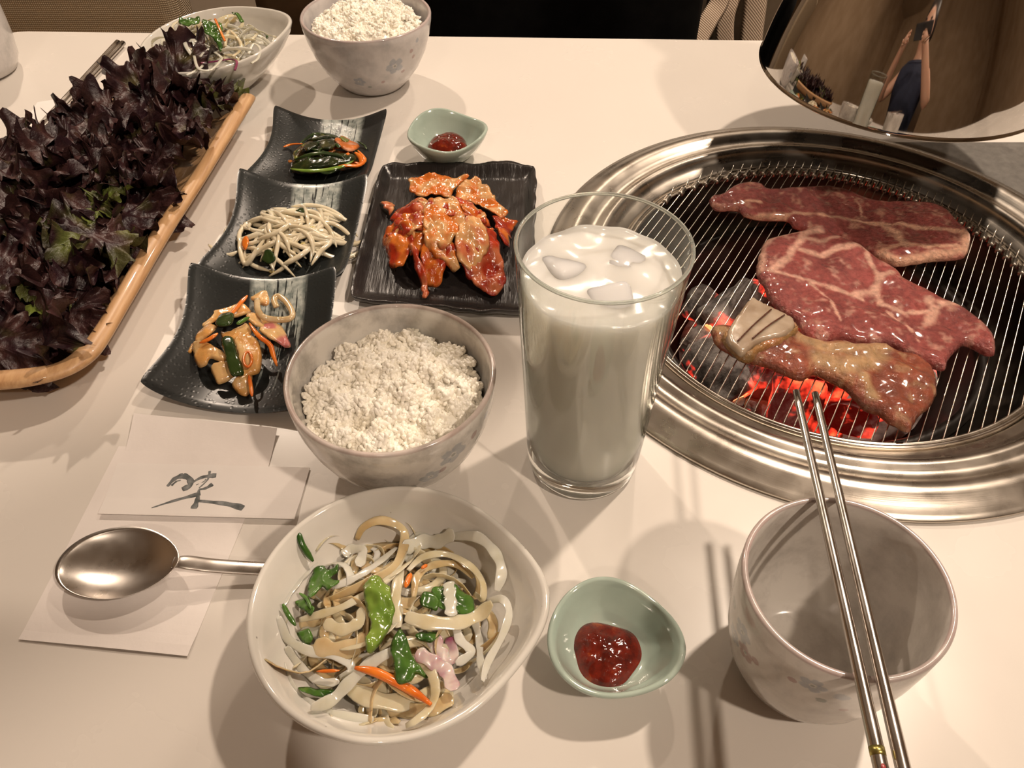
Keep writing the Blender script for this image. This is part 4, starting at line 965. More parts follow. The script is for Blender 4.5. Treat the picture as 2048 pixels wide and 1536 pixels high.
for lb, pts, w_, m_ in (('yellow-green cucumber rind edging the front of the back heap', [(1235, 590), (1340, 612), (1480, 615), (1620, 580), (1700, 530)], .0019, M_STEM), ('pink-orange onion tail curling at the right of the back heap', [(1735, 450), (1785, 520), (1740, 580), (1650, 600), (1575, 618)], .0020, M_CARROT),
                        ('brown sliver pointing left from the back heap', [(1180, 425), (1240, 405), (1320, 400)], .0013, M_CARROT), ('dark cucumber strip over the top of the back heap', [(1300, 400), (1400, 330), (1500, 330), (1600, 360)], .0017, M_DKGREEN),
                        ('dark cucumber strip crossing the middle of the back heap', [(1260, 520), (1380, 480), (1500, 470), (1640, 500)], .0020, M_DKGREEN), ('thin dark strip at the right edge of the back heap', [(1730, 380), (1780, 410), (1800, 440)], .0010, M_DKGREEN)):
    strand('seasoned_strip', CS, pts, lambda x, y: CH(x, y)+.0075, w_, m_, lb, 'kimchi', .6)
random.seed(77)
for k in range(18):
    a, r = random.random()*6.28, math.sqrt(random.random())*.026
    x, y = cc.x+r*math.cos(a)*1.1, cc.y-.002+r*math.sin(a)*.85; right = x > cc.x+.006
    arc((x, y, random.uniform(.001, .006)), random.uniform(.005, .010), random.random()*6.28, random.random()*6.28+random.uniform(1.8, 4.0), random.uniform(-.5, .5), random.random()*6.28, random.uniform(.0012, .0020), random.uniform(.3, .5),
        (random.choice([M_CARROT, M_CUKE_O, M_DKGREEN]) if right else random.choice([M_DKGREEN, M_DKGREEN, M_CUKE_O])), 'seasoned_strip', 'small seasoned strip tucked in the back heap of cucumber kimchi, %s side' % quad(x-cc.x, y-cc.y), 'kimchi', 'strips in the back heap', CH)
# salt-white glaze patch visible beside the cucumber is part of the dish section
def glaze_patch(S, u0, u1, v0, v1, name):
    V = []; F = []; n = 14
    for j in range(n+1):
        for i in range(n+1):
            u, v = i/n, j/n; e = .05*n3(u*9, v*9, 0, 1, 4)
            p = S(u0+(u1-u0)*u+(e if i in (0, n) else 0)*.5, v0+(v1-v0)*v+(e*1.6 if j in (0, n) else 0)); V.append(p+Vector((0, 0, -.0042*.0+.00012))-Vector(dish.location))
    for j in range(n):
        for i in range(n): a = j*(n+1)+i; F.append((a, a+1, a+n+2, a+n+1))
    return mesh(name, V, F, M_PATCH, dish)
t = NT('white_glaze_mark'); M_PATCH = t.set(col=t.ramp(t.noise(220, 4, .7), [(.35, (.10, .12, .11)), (.55, (.45, .48, .45))]), rough=.3)
glaze_patch(S1, .36, .66, .55, .80, 'white_glaze_patch')

# ------------------------------------------------------------------ onion salads
C8 = crop(.3815, 450, 950); U8 = .000094
def bowlz(prof):
    def f(r):
        for (r0, z0), (r1, z1) in zip(prof[:-1], prof[1:]):
            if r <= r1: return z0+(z1-z0)*max(0, r-r0)/(r1-r0)
        return prof[-1][1]
    return f
bz = bowlz(sprof)
def SZ(x, y):
    r = math.hypot(x-SB.x+.003, y-SB.y)
    return max(bz(min(r*.96+.004, .058))+.0045, .017+.015*max(0, 1-(r/.052)**2))
random.seed(21)
for k in range(92):
    a, r = random.random()*6.28, math.sqrt(random.random())*.043
    x, y = SB.x-.002+r*math.cos(a), SB.y-.001+r*math.sin(a)
    arc((x, y, random.uniform(-.004, .001)), random.uniform(.008, .017), random.random()*6.28, random.random()*6.28+random.uniform(2.0, 4.6), random.uniform(-.6, .6), random.random()*6.28, random.uniform(.0017, .0030), random.uniform(.14, .2),
        random.choice([M_ONION, M_ONIONW, M_ONIONT, M_ONION, M_ONIONT]), 'onion_slice', 'translucent onion slice low in the front salad heap, %s side' % quad(x-SB.x, y-SB.y), 'onion', 'onion slices in the front salad bowl', SZ, tl2=random.uniform(-1.2, 1.2))
near = [
 ([(690, 330), (715, 240), (800, 205), (890, 225), (940, 300), (930, 400), (880, 490), (760, 560), (650, 610), (550, 650)], 40, M_ONIONT, 'large tan onion ring at the top of the front salad', .006, .5),
 ([(560, 590), (680, 540), (790, 470), (900, 380)], 34, M_ONIONW, 'white onion strip crossing the upper left of the front salad', .005, .6),
 ([(390, 760), (500, 730), (620, 690), (760, 610), (880, 520), (950, 400)], 34, M_ONION, 'long pale onion strip sweeping across the front salad', .005, .5),
 ([(560, 640), (680, 600), (800, 540), (900, 450)], 40, M_ONIONT, 'tan onion strip under the large ring', .003, 0),
 ([(930, 390), (1030, 350), (1120, 335), (1200, 290)], 62, M_ONIONW, 'broad white onion piece at the top right of the front salad', .005, 0),
 ([(1190, 310), (1320, 325), (1410, 400), (1450, 500), (1425, 610)], 46, M_ONIONW, 'wide translucent onion arc at the right rim of the front salad', .002, .2),
 ([(960, 500), (1040, 430), (1160, 415), (1280, 470), (1350, 560), (1350, 650), (1310, 620)], 34, M_ONION, 'beige onion ring around the green leaf, right side', .007, .7),
 ([(990, 640), (1010, 530), (1100, 470), (1220, 470), (1300, 540)], 34, M_ONIONT, 'tan onion ring inside the right ring', .005, .4),
 ([(945, 740), (1050, 770), (1200, 775), (1320, 740), (1400, 670)], 58, M_ONION, 'thick ribbed onion band at the right of the front salad', .008, .3),
 ([(1370, 665), (1450, 650), (1490, 720), (1450, 850), (1380, 980), (1350, 1080)], 34, M_ONIONW, 'onion strip hanging down the right side of the front salad', .002, .5),
 ([(1300, 740), (1330, 850), (1340, 980), (1360, 1070)], 30, M_ONIONW, 'thin pale strip at the lower right of the front salad', .001, .2),
 ([(280, 740), (330, 860), (450, 925), (570, 945), (650, 985), (660, 1040), (600, 1060)], 38, M_ONIONW, 'white onion curl at the left of the front salad', .004, .4),
 ([(320, 900), (400, 1010), (500, 1080), (600, 1085)], 32, M_ONIONW, 'white onion strip at the lower left of the front salad', .003, .3),
 ([(880, 920), (760, 990), (650, 1090), (560, 1180), (450, 1220)], 46, M_ONIONW, 'long white onion strip pointing to the lower left rim', .007, .1),
 ([(300, 990), (340, 1110), (450, 1210), (600, 1265), (780, 1280)], 40, M_ONIONW, 'white onion slice lying along the lower left of the bowl', .000, .2),
 ([(470, 880), (560, 920), (680, 900), (755, 830), (760, 700)], 74, M_ONIONT, 'thick tan onion crescent left of the green stem', .004, .3),
 ([(520, 770), (610, 810), (700, 770), (720, 690)], 50, M_ONION, 'beige inner onion crescent left of the green stem', .006, .3),
 ([(640, 1120), (780, 1175), (930, 1190), (1080, 1150), (1140, 1080)], 66, M_ONION, 'wide translucent onion crescent at the bottom of the front salad', .003, .2),
 ([(850, 1220), (960, 1240), (1100, 1220), (1190, 1160)], 56, M_ONIONT, 'tan onion end below the carrot', .001, .1),
 ([(1000, 930), (1090, 980), (1160, 1030), (1200, 1130)], 56, M_ONIONP, 'onion piece with purple edge at the lower right of the front salad', .007, .1),
 ([(920, 480), (900, 600), (890, 700), (910, 800)], 46, M_ONION, 'amber onion strip right of the green stem', .005, .1),
 ([(1210, 780), (1230, 860), (1290, 930), (1210, 990)], 38, M_ONIONW, 'curled white onion below the ribbed band', .006, .4),
 ([(1100, 830), (1110, 920), (1180, 960), (1180, 850)], 60, M_ONIONP, 'mauve onion shell below the ribbed band', .003, .2),
 ([(1170, 560), (1180, 640), (1185, 740)], 50, M_ONIONW, 'short translucent onion piece over the green leaf', .009, .1),
 ([(620, 420), (660, 390), (720, 400), (700, 480)], 44, M_ONIONW, 'small white onion piece at the upper left of the front salad', .005, .1),
 ([(290, 690), (350, 590), (420, 500), (480, 440)], 30, M_ONIONW, 'pale onion strip along the upper left of the front salad', .002, .2),
]
for pts, wd_, mt_, lb, lay, tl in near:
    P = settle(C8, pts, lambda x, y: SZ(x, y)+lay)
    V, F = tube(P, lambda t: wd_*U8*.62*min(1, .5+5*min(t, 1-t))*(1+.12*math.sin(t*23+wd_)), 12, .13, n=36, tilt=tl*.8-.25, up=(0, -.45, 1), twist=.5); tag(mesh('onion_strip', V, F, mt_), lb, 'onion', 'large onion strips in the front salad bowl')
def leafpiece(cr, pts, zf, lay, mat, lb, nm='salad_leaf', h=.0007, z0=.035, step=.0010):
    V, F, c = slab_geo(pc(cr, pts, z0), h, step, lambda x, y: zf(x, y)+lay+.0028*n3(x, y, 0, 110, len(lb))+.0015*n3(x, y, 0, 260, len(lb)), h*.8, .0003, 220, len(lb), .0016)
    tag(mesh(nm, V, F, mat), lb, 'salad leaf')
leafpiece(C8, [(735, 620), (800, 565), (850, 600), (890, 700), (885, 790), (835, 890), (760, 960), (750, 890), (770, 800), (745, 700)], SZ, .0095, M_STEM, 'bright green crisp stalk in the centre of the front salad', 'salad_leaf', .0016)
leafpiece(C8, [(920, 845), (960, 900), (1000, 980), (1060, 1055), (990, 1050), (970, 1080), (900, 1085), (890, 1000), (875, 930)], SZ, .0095, M_GREENS, 'dark green leaf fanning below the bright green stalk', 'salad_leaf', .0012)
leafpiece(C8, [(415, 580), (440, 500), (500, 440), (535, 470), (580, 450), (585, 490), (545, 515), (590, 550), (545, 600), (500, 575), (440, 640)], SZ, .007, M_GREENS, 'frilly dark green leaf at the upper left of the front salad')
leafpiece(C8, [(360, 640), (400, 610), (430, 650), (465, 690), (440, 725), (410, 690)], SZ, .006, M_GREENS, 'serrated green leaf at the left of the front salad')
leafpiece(C8, [(1020, 655), (1070, 620), (1120, 655), (1105, 705), (1040, 695)], SZ, .0065, M_GREENS, 'green leaf bit left inside the right onion ring')
leafpiece(C8, [(1090, 600), (1140, 560), (1250, 575), (1300, 620), (1290, 690), (1215, 705), (1130, 690)], SZ, .0055, M_GREENS, 'dark green leaf inside the right onion ring')
leafpiece(C8, [(1000, 845), (1070, 810), (1125, 830), (1070, 870)], SZ, .005, M_GREENS, 'small green leaf under the ribbed onion band')
leafpiece(C8, [(380, 1090), (450, 1080), (565, 1105), (440, 1132)], SZ, .004, M_GREENS, 'thin green leaf at the lower left of the front salad')
leafpiece(C8, [(360, 780), (430, 770), (440, 830), (400, 840)], SZ, .004, M_GREENS, 'small leaf tip beside the left onion curl')
for lb, pts, w_, m_ in (('green sprig pointing to the upper left rim of the front bowl', [(380, 290), (400, 350), (455, 430)], 17, M_GREENS), ('thin green sprig at the left rim of the front bowl', [(300, 670), (330, 730), (370, 790)], 13, M_GREENS), ('fine serrated green sprig below the frilly leaf', [(390, 620), (430, 650), (450, 700)], 10, M_GREENS),
                        ('thick orange carrot stick at the bottom of the front salad', [(680, 1010), (780, 1030), (880, 1075), (980, 1130), (1080, 1205)], 24, M_CARROT), ('short carrot sliver near the centre of the front salad', [(975, 515), (960, 550), (945, 590)], 15, M_CARROT), ('faint carrot sliver at the left of the front salad', [(480, 1030), (600, 1025)], 9, M_CARROT), ('small carrot tip inside the right rings', [(1030, 490), (1060, 470)], 11, M_CARROT)):
    strand('carrot_strip' if m_ is M_CARROT else 'green_sprig', C8, pts, lambda x, y: SZ(x, y)+.008, w_*U8, m_, lb, 'carrot' if m_ is M_CARROT else 'salad leaf', .7)
# far salad
bz2 = bowlz(fsprof)
def FZs(x, y):
    r = math.hypot(x-FS.x, y-FS.y); return max(bz2(min(r*.95+.004, .060))+.005, .037+.013*max(0, 1-(r/.056)**2))
random.seed(31)
for k in range(90):
    a, r = random.random()*6.28, math.sqrt(random.random())*.044
    arc((FS.x+r*math.cos(a)*1.05, FS.y+r*math.sin(a), random.uniform(-.003, .006)), random.uniform(.009, .018), random.random()*6.28, random.random()*6.28+random.uniform(2.4, 5.4), random.uniform(-1.1, 1.1), random.random()*6.28, random.uniform(.0013, .0023), random.uniform(.16, .25),
        random.choice([M_ONIONW, M_ONIONW, M_ONIONW, M_ONION]), 'onion_slice', 'white onion slice in the far salad bowl, %s side' % quad(math.cos(a), math.sin(a)), 'onion', 'onion slices in the far salad bowl', FZs, tl2=random.uniform(-1.2, 1.2))
CF = crop(.3418, 0, 0)
def far_ring(pts, w_, m_, lb, lay, cat='onion', nm='onion_ring'):
    P = settle(CF, pts, lambda x, y: FZs(x, y)+lay, .045); V, F = tube(P, w_, 8, .5, n=30); tag(mesh(nm, V, F, m_), lb, cat)
far_ring([(1170, 350), (1250, 320), (1340, 320), (1385, 360), (1375, 410)], .0012, M_PURPLE, 'thin purple onion ring in the far salad', .010)
far_ring([(1160, 300), (1210, 265), (1280, 290), (1285, 360), (1230, 410), (1160, 400), (1140, 340)], .0014, M_ONIONW, 'upright white onion ring in the middle of the far salad', .012)
far_ring([(1450, 300), (1480, 250), (1520, 280), (1510, 340), (1470, 370)], .0014, M_ONIONW, 'white onion ring at the right of the far salad', .010)
far_ring([(1080, 330), (1130, 290), (1180, 340), (1150, 410), (1090, 440)], .0015, M_ONIONW, 'white onion ring at the front of the far salad', .009)
far_ring([(1310, 250), (1340, 180), (1400, 230), (1405, 290), (1360, 330)], .0016, M_ONION, 'beige onion ring standing at the back of the far salad', .012)
far_ring([(1258, 110), (1285, 170), (1315, 235)], .0011, M_CARROT, 'thin carrot stick poking up from the far salad', .020, 'carrot', 'carrot_strip')
for k, (pts, lb) in enumerate([([(1060, 120), (1090, 160), (1170, 150), (1180, 190), (1120, 210), (1070, 190)], 'green leaf at the back left of the far salad'), ([(1200, 170), (1240, 190), (1310, 190), (1300, 300), (1250, 260), (1210, 240)], 'serrated green leaf in the middle of the far salad'),
                               ([(1370, 110), (1410, 125), (1435, 160), (1400, 150)], 'small green leaf at the back of the far salad'), ([(1550, 180), (1570, 220), (1560, 230)], 'tiny green sprig at the right of the far salad')]):
    leafpiece(CF, pts, FZs, .014, M_GREENS, lb, 'salad_leaf', .0014, .055)

# ------------------------------------------------------------------ bamboo tray and lettuce
tray = thing('bamboo_tray', (-.31, .50, 0), 'long pale bamboo tray heaped with dark red lettuce', 'tray')
TP = [(-.2345, .676), (-.2400, .615), (-.2449, .552), (-.2534, .475), (-.2573, .409), (-.2603, .368), (-.2655, .350), (-.277, .339), (-.300, .333), (-.335, .331), (-.362, .334), (-.376, .345), (-.3815, .375), (-.381, .43), (-.374, .49), (-.3636, .62), (-.352, .682)]
tp = smooth_path([(x, y, .0285) for x, y in TP], 90)
def trayshell():
    V = []; F = []; m = 11; T = .0035; off = Vector(tray.location)
    for side in (0, 1):
        for p in tp:
            yq = min(max(p.y, .372), .70); q = Vector((-.297-(.69-yq)*.06, yq, .004))
            for j in range(m):
                t_ = j/(m-1); x = p.x+(q.x-p.x)*t_; y = p.y+(q.y-p.y)*t_; z = .0275*(1-t_)**2.2+.0045
                if side: z -= T
                V.append(Vector((x, y, max(z, .0003)))-off)
    nn = len(tp)*m
    for i in range(len(tp)-1):
        for j in range(m-1):
            a = i*m+j; F.append((a, a+m, a+m+1, a+1)); F.append((a+nn, a+nn+1, a+nn+m+1, a+nn+m))
    return V, F
V, F = trayshell(); mesh('tray_body', V, F, M_BAMBOO, tray)
V, F = tube([p-Vector(tray.location)+Vector((0, 0, .0012)) for p in tp], lambda t: .0068*(1+.05*math.sin(t*40)), 12, .62, up=(0, 0, 1)); mesh('rim_rail', V, F, M_BAMBOO, tray)
def lettuce_leaf(seed, green):
    rs = random.Random(seed); NR, NT_ = 22, 260; Rl = .044
    ph = [rs.random()*6.28 for _ in range(10)]; V = []; F = []; C = []
    for j in range(NR+1):
        r = j/NR
        for k in range(NT_):
            a = 2*PI*k/NT_
            ro = 1+.13*math.sin(2*a+ph[0])+.09*math.sin(3*a+ph[1])+.05*math.sin(7*a+ph[2])+.035*math.sin(17*a+ph[3])+.03*math.sin(37*a+ph[4])+.018*math.sin(61*a+ph[6])
            e = r**2.0; e4 = r**5
            ruf = (math.sin(5*a+ph[5]+2.5*r)*.20+math.sin(9*a+ph[6]-3*r)*.17)*e+(math.sin(17*a+ph[7]+4*r)*.10+math.sin(29*a+ph[2]+5*r)*.085+math.sin(51*a+ph[4])*.045)*e4
            fold = .12*e4*math.sin(13*a+ph[8])
            rad = Rl*ro*(r-.18*e4*(.5+.5*math.sin(9*a+ph[6]-3*r+1.2))+fold*.5)
            aa = a+.09*e*math.sin(9*a+ph[3])+.045*e4*math.sin(19*a+ph[9])
            x, y = rad*math.cos(aa), rad*math.sin(aa)
            z = Rl*(ruf+.16*r*r*(1-.6*r*r)+.12*n3(x, y, 0, 70, seed)*e+.05*n3(x, y, 0, 160, seed))
            V.append((x, y, z))
            g = max(0, min(1, (green-.5)*1.6+.9*n3(x, y, z, 42, seed+9)+.25*(1-r)))
            pr_ = (.022, .008, .011); p2 = (.055, .023, .021); gr = (.15, .19, .035)
            q = max(0, min(1, .5+1.5*n3(x, y, z, 55, seed+3)))
            C.append(tuple((pr_[i]*(1-q)+p2[i]*q)*(1-g)+gr[i]*g for i in range(3)))
    for j in range(NR):
        for k in range(NT_): F.append((j*NT_+k, (j+1)*NT_+k, (j+1)*NT_+(k+1) % NT_, j*NT_+(k+1) % NT_))
    return V, F, C
leafs = []
for k in range(8):
    V, F, C = lettuce_leaf(k+1, [.28, .30, .25, .32, .28, .55, .30, .80][k])
    leafs.append((V, F, C))
meshes = [None]*8
random.seed(8)
LG = 'dark red frilly lettuce leaf heaped in the bamboo tray'; LL = []
# x, y, z, scale, tilt x, tilt y, rz, variant
for row in range(11):
    yy = .365+row*.030
    for c_ in range(4):
        xx = -.362+c_*.0275-(.69-yy)*.03+random.uniform(-.006, .006)
        LL.append((xx, yy+random.uniform(-.008, .008), .024+.022*random.random()+(.007 if c_ in (1, 2) else 0), random.uniform(.62, .90), random.uniform(-.75, .75), random.uniform(-.65, .65), random.random()*6.28, random.choice([0, 1, 2, 3, 4, 6, 0, 1, 2, 3, 4, 6, 5])))
extra = [(-.300, .695, .045, .9, .55, 0, .3, 1), (-.275, .665, .040, .85, .3, .2, 2, 6), (-.265, .69, .030, .6, .2, .3, 1, 7), (-.392, .560, .044, .78, -.1, -.4, 1, 0), (-.395, .535, .050, .85, .3, -.6, 3, 2), (-.400, .480, .045, .85, .2, -.5, 4, 3), (-.395, .43, .04, .85, .1, -.4, 5, 4),
         (-.285, .52, .046, .8, .3, .5, 2, 1), (-.290, .455, .046, .75, .2, .3, 1, 5), (-.292, .485, .050, .45, .1, .4, 4, 7), (-.302, .405, .036, .50, .3, .2, 2, 7), (-.34, .555, .056, .85, .3, -.2, 3, 4), (-.35, .47, .056, .85, -.2, .2, 5, 0), (-.35, .62, .054, .85, .3, .2, 1, 2), (-.34, .40, .046, .85, .3, .2, 1, 6), (-.31, .60, .052, .8, .4, .1, 2, 3)]
for i, (x, y, z, s, tx, ty, rz, v) in enumerate(LL+extra):
    if (x < -.332 and y > .612) or (x < -.315 and y > .655): continue
    if meshes[v] is None:
        o = mesh('lettuce_leaf', leafs[v][0], leafs[v][1], M_LETTUCE, cols=leafs[v][2]); meshes[v] = o
    else:
        o = meshes[v].copy(); COL.objects.link(o)
    o.location = (x, y, z); o.rotation_euler = (tx, ty, rz); o.scale = (s, s, s)
    zn = ('near' if y < .46 else 'middle' if y < .58 else 'far')+' part of the tray, '+('left side' if x < -.345 else 'right side' if x > -.30 else 'centre')
    if v == 7: tag(o, 'yellow-green frilly lettuce leaf, '+zn, 'lettuce', 'green-edged lettuce leaves')
    elif v == 5: tag(o, 'half green half purple lettuce leaf, '+zn, 'lettuce', 'half green lettuce leaves')
    else: tag(o, 'dark red frilly lettuce leaf heaped in the '+zn, 'lettuce', 'dark red lettuce leaves')

# ------------------------------------------------------------------ napkins, sleeve, spoon
def paper(pts, z, h, mat, nm, lb, cat, lift=None):
    """thin sheet; pts are the four corners: near left, near right, far right, far left"""
    A, B, Cc, D = [Vector(on(x, y, z)[:2]) for x, y in pts]; n = 24; V = []; F = []
    for side in (0, 1):
        for j in range(n+1):
            for i in range(n+1):
                u, v = i/n, j/n; p = (A*(1-u)+B*u)*(1-v)+(D*(1-u)+Cc*u)*v
                zz = z+(lift(p.x, p.y) if lift else 0)+.00025*max(0, n3(p.x, p.y, 0, 45, 2))
                V.append((p.x, p.y, zz+(0 if side else h)))
    nn = (n+1)**2
    for j in range(n):
        for i in range(n): a = j*(n+1)+i; F.append((a, a+1, a+n+2, a+n+1)); F.append((a+nn, a+nn+n+1, a+nn+n+2, a+nn+1))
    bd = [i for i in range(n+1)]+[j*(n+1)+n for j in range(1, n+1)]+[n*(n+1)+i for i in range(n-1, -1, -1)]+[j*(n+1) for j in range(n-1, 0, -1)]
    for a, b in zip(bd, bd[1:]+bd[:1]): F.append((a, a+nn, b+nn, b))
    return tag(mesh(nm, V, F, mat, smooth=False), lb, cat)
paper([(38, 1280), (376, 1314), (545, 905), (238, 893)], .0001, .0003, M_PAPER, 'paper_napkin', 'folded white paper napkin under the spoon', 'napkin', lambda x, y: .0012*max(0, 1-abs(y-.176)/.01))
paper([(240, 930), (530, 960), (556, 862), (274, 838)], .0005, .0003, M_PAPER, 'paper_napkin', 'second white napkin curling up behind the printed sleeve', 'napkin', lambda x, y: .0035*max(0, (y-.300)/.02)**1.5 if y > .300 else 0)
slv = paper([(198, 1031), (590, 1041), (620, 936), (236, 926)], .0009, .0004, M_PAPER2, 'chopstick_sleeve', 'white paper chopstick sleeve printed with a grey brush character', 'sleeve', lambda x, y: .0016*max(0, 1-abs(y-.2545)/.012))
C7 = crop(.358, 0, 800)
zi = .0009+.00052
def ink(pts, w0, w1, parts):
    P = [on(*C7(x, y), zi) for x, y in pts]
    P = [Vector((p.x, p.y, zi+.0016*max(0, 1-abs(p.y-.2545)/.012))) for p in smooth_path(P, 14)]
    V, F = tube(P, lambda t: (w0+(w1-w0)*t)*.358*.000262*.62*(1+.15*math.sin(t*17)), 8, .10, up=(0, 0, 1)); parts.append((V, F))
ps = []
ink([(935, 482), (975, 440), (1025, 420)], 12, 34, ps); ink([(1020, 420), (1058, 440), (1062, 475), (1018, 500)], 30, 30, ps); ink([(958, 478), (985, 455), (1010, 448)], 12, 6, ps)
ink([(1062, 468), (1130, 432), (1208, 421)], 10, 30, ps); ink([(1172, 396), (1160, 445), (1112, 492)], 12, 9, ps); ink([(1110, 500), (1150, 492), (1188, 470)], 10, 24, ps)
ink([(850, 608), (980, 562), (1120, 522)], 5, 26, ps); ink([(1112, 500), (1102, 560), (1085, 612)], 10, 34, ps); ink([(1100, 565), (1200, 575), (1290, 590), (1360, 612)], 12, 40, ps); ink([(1095, 475), (1140, 455), (1150, 440)], 6, 10, ps)
V, F = join(ps); mesh('brush_character', V, F, M_INK, slv)

def make_spoon(loc, rz, label, Lh, hw=.0042):
    sp = thing('spoon', loc, label, 'spoon', None, rz)
    a, b = .0325, .0215; V = []; F = []; NR, NK = 16, 56; T = .0011
    for side in (0, 1):
        for j in range(NR+1):
            r = j/NR
            for k in range(NK):
                th = 2*PI*k/NK; x = a*r*math.cos(th); y = b*r*math.sin(th)*(1-.22*max(0, math.cos(th))**2*r)
                z = .0115-.0088*(1-r*r)**.8+(.0022*max(0, math.cos(th))**4*r**3)-.0018*max(0, -math.cos(th))**3*r**3
                V.append((x, y, z-(T*(1-.5*r) if side else 0)))
    nn = (NR+1)*NK
    for j in range(NR):
        for k in range(NK):
            q = (j*NK+k, (j+1)*NK+k, (j+1)*NK+(k+1) % NK, j*NK+(k+1) % NK); F.append(q); F.append(tuple(i+nn for i in reversed(q)))
    for k in range(NK): F.append((NR*NK+k, nn+NR*NK+k, nn+NR*NK+(k+1) % NK, NR*NK+(k+1) % NK))
    mesh('spoon_bowl', V, F, M_CUTLERY, sp)
    P = [(.029, 0, .0112), (.033, 0, .0122), (.039, 0, .0112), (.050, 0, .0088), (.075, 0, .0066), (.03+Lh, 0, .0045)]
    V, F = tube(P, lambda t: hw*(.72+.28*min(1, t/.35)+.18*max(0, 1-t/.06)), 12, .30, n=40, up=(0, 0, 1)); mesh('handle', V, F, M_CUTLERY, sp)
    return sp
pA, pB = on(115, 1128, .012), on(355, 1128, .012)
make_spoon(Vector(((pA.x+pB.x)/2, pA.y+.001, .0012)), R(-1), 'steel spoon with a round bowl lying on the napkin by the front salad', .105)
make_spoon(Vector((-.3235, .838, .0)), R(-99), 'steel spoon with its handle showing between lettuce and far salad bowl', .105, .0036)

# ------------------------------------------------------------------ chopsticks
def chopstick(a, b, r0, r1, label, flat=.85, extra=True, grp=None):
    a, b = Vector(a), Vector(b); c = (a+b)/2
    st = thing('chopstick', c, label, 'chopstick', grp)
    V, F = tube([a-c, b-c], lambda t: r0+(r1-r0)*t, 14, flat, n=24, up=(0, 0, 1)); mesh('shaft', V, F, M_CHOP, st)
    if extra:
        p0, p1 = (a-c).lerp(b-c, .80), (a-c).lerp(b-c, .815); rr = (r0+(r1-r0)*.8)*1.04
        V, F = tube([p0, p1], rr, 14, flat, n=3, up=(0, 0, 1)); mesh('gilt_band', V, F, simple('gilt_band', (.38, .32, .10), .3, metal=.9), st)
        for f, cl in ((.835, (.35, .05, .05)), (.845, (.03, .10, .14)), (.86, (.35, .08, .05))):
            q = (a-c).lerp(b-c, f)+Vector((0, 0, rr*flat*.93)); V = IV*np.array([.0009, .0013, .0003])+np.array(q); mesh('painted_petal', V.tolist(), IF.tolist(), simple('petal_paint', cl, .3), st)
    return st
zc = .0836+.0021
def ext(a, b, L): a = Vector(a); d = (Vector(b)-a).normalized(); return a+d*L
a = on(1592, 782, zc-.0003); b = on(1762, 1536, zc); chopstick(a, ext(a, b, .215), .0017, .0030, 'left one of the two steel chopsticks lying across the cup')
a = on(1630, 786, zc-.0003); b = on(1806, 1536, zc); chopstick(a, ext(a, b, .215), .0017, .0030, 'right one of the two steel chopsticks lying across the cup', extra=False)
chopstick(on(8, 326, .004), on(236, 84, .004), .0017, .0031, 'left one of the two steel chopsticks beyond the lettuce', extra=False)
chopstick(on(22, 326, .004), on(246, 86, .004), .0017, .0031, 'right one of the two steel chopsticks beyond the lettuce', extra=False)
paper([(-60, 420), (100, 400), (235, 180), (75, 205)], .0003, .0004, M_PAPER, 'paper_napkin', 'white napkin beneath the far chopsticks behind the lettuce', 'napkin')

# ------------------------------------------------------------------ seats and bags beyond the table
ch = thing('woven_chair', (-.80, 1.42, FZ), 'chair with beige woven back at the far left beyond the table', 'chair')
def prt(nm, c, s, mat, par, bev=.01, M=None):
    V, F = box(0, 0, 0, *s, bev, 3, M); return mesh(nm, V, F, mat, par, loc=(c[0]-par.location.x, c[1]-par.location.y, c[2]-par.location.z))
prt('backrest', (-.80, 1.40, .0), (.50, .09, .56), M_WEAVE, ch, .03); prt('seat', (-.80, 1.17, -.32), (.50, .40, .10), M_WEAVE, ch, .03)
for sx_ in (-.22, .22):
    for sy_ in (1.01, 1.40): prt('leg', (-.80+sx_, sy_, -.55), (.04, .04, .34), M_CANVAS, ch, .004)
bn_ = thing('brown_bench', (.35, 1.5, FZ), 'dark brown upholstered bench facing the table on the far side', 'bench')
prt('backrest', (.45, 1.56, -.02), (1.85, .10, .60), M_BROWN, bn_, .03); prt('seat', (.45, 1.26, -.35), (1.85, .50, .12), M_BROWN, bn_, .03); prt('base', (.45, 1.30, -.565), (1.80, .40, .31), M_CANVAS, bn_, .005)
bg = thing('black_bag', (.065, 1.13, -.29), 'large black bag standing on the bench behind the table edge', 'bag')
def softbox(nm, c, s, mat, par, sd=1, amp=.008):
    V, F = box(0, 0, 0, *s, min(s)*.28, 5); V = [Vector(v)*(1+amp*8*n3(v[0], v[1], v[2], 9, sd)) for v in V]
    return mesh(nm, V, F, mat, par, loc=(c[0]-par.location.x, c[1]-par.location.y, c[2]-par.location.z))
softbox('bag_body', (.065, 1.13, -.10), (.37, .18, .38), M_BLACKBAG, bg, 2, .002)
V, F = tube([(-.09, 0, .37), (-.06, 0, .46), (.06, 0, .46), (.09, 0, .37)], .008, 8, .6, n=20); mesh('carry_handle', V, F, M_BLACKBAG, bg)
tb = thing('canvas_tote', (.40, 1.17, -.29), 'brown canvas bag with beige stitched straps right of the black bag', 'bag')
softbox('bag_body', (.405, 1.19, -.14), (.26, .12, .30), M_CANVAS, tb, 4, .002)
def strap(P, w_, par, n=24):
    V, F = tube([Vector(p)-Vector(par.location) for p in P], w_, 8, .12, n=n, up=(0, -1, .3)); mesh('strap', V, F, M_WEB, par)
def at_y(px, py, y):
    u = (px-1024)/FPX; v = (768-py)/FPX; dy = math.cos(PITCH)+v*math.sin(PITCH); dz_ = -math.sin(PITCH)+v*math.cos(PITCH); t_ = y/dy; return Vector((u*t_, y, CAMH+dz_*t_))
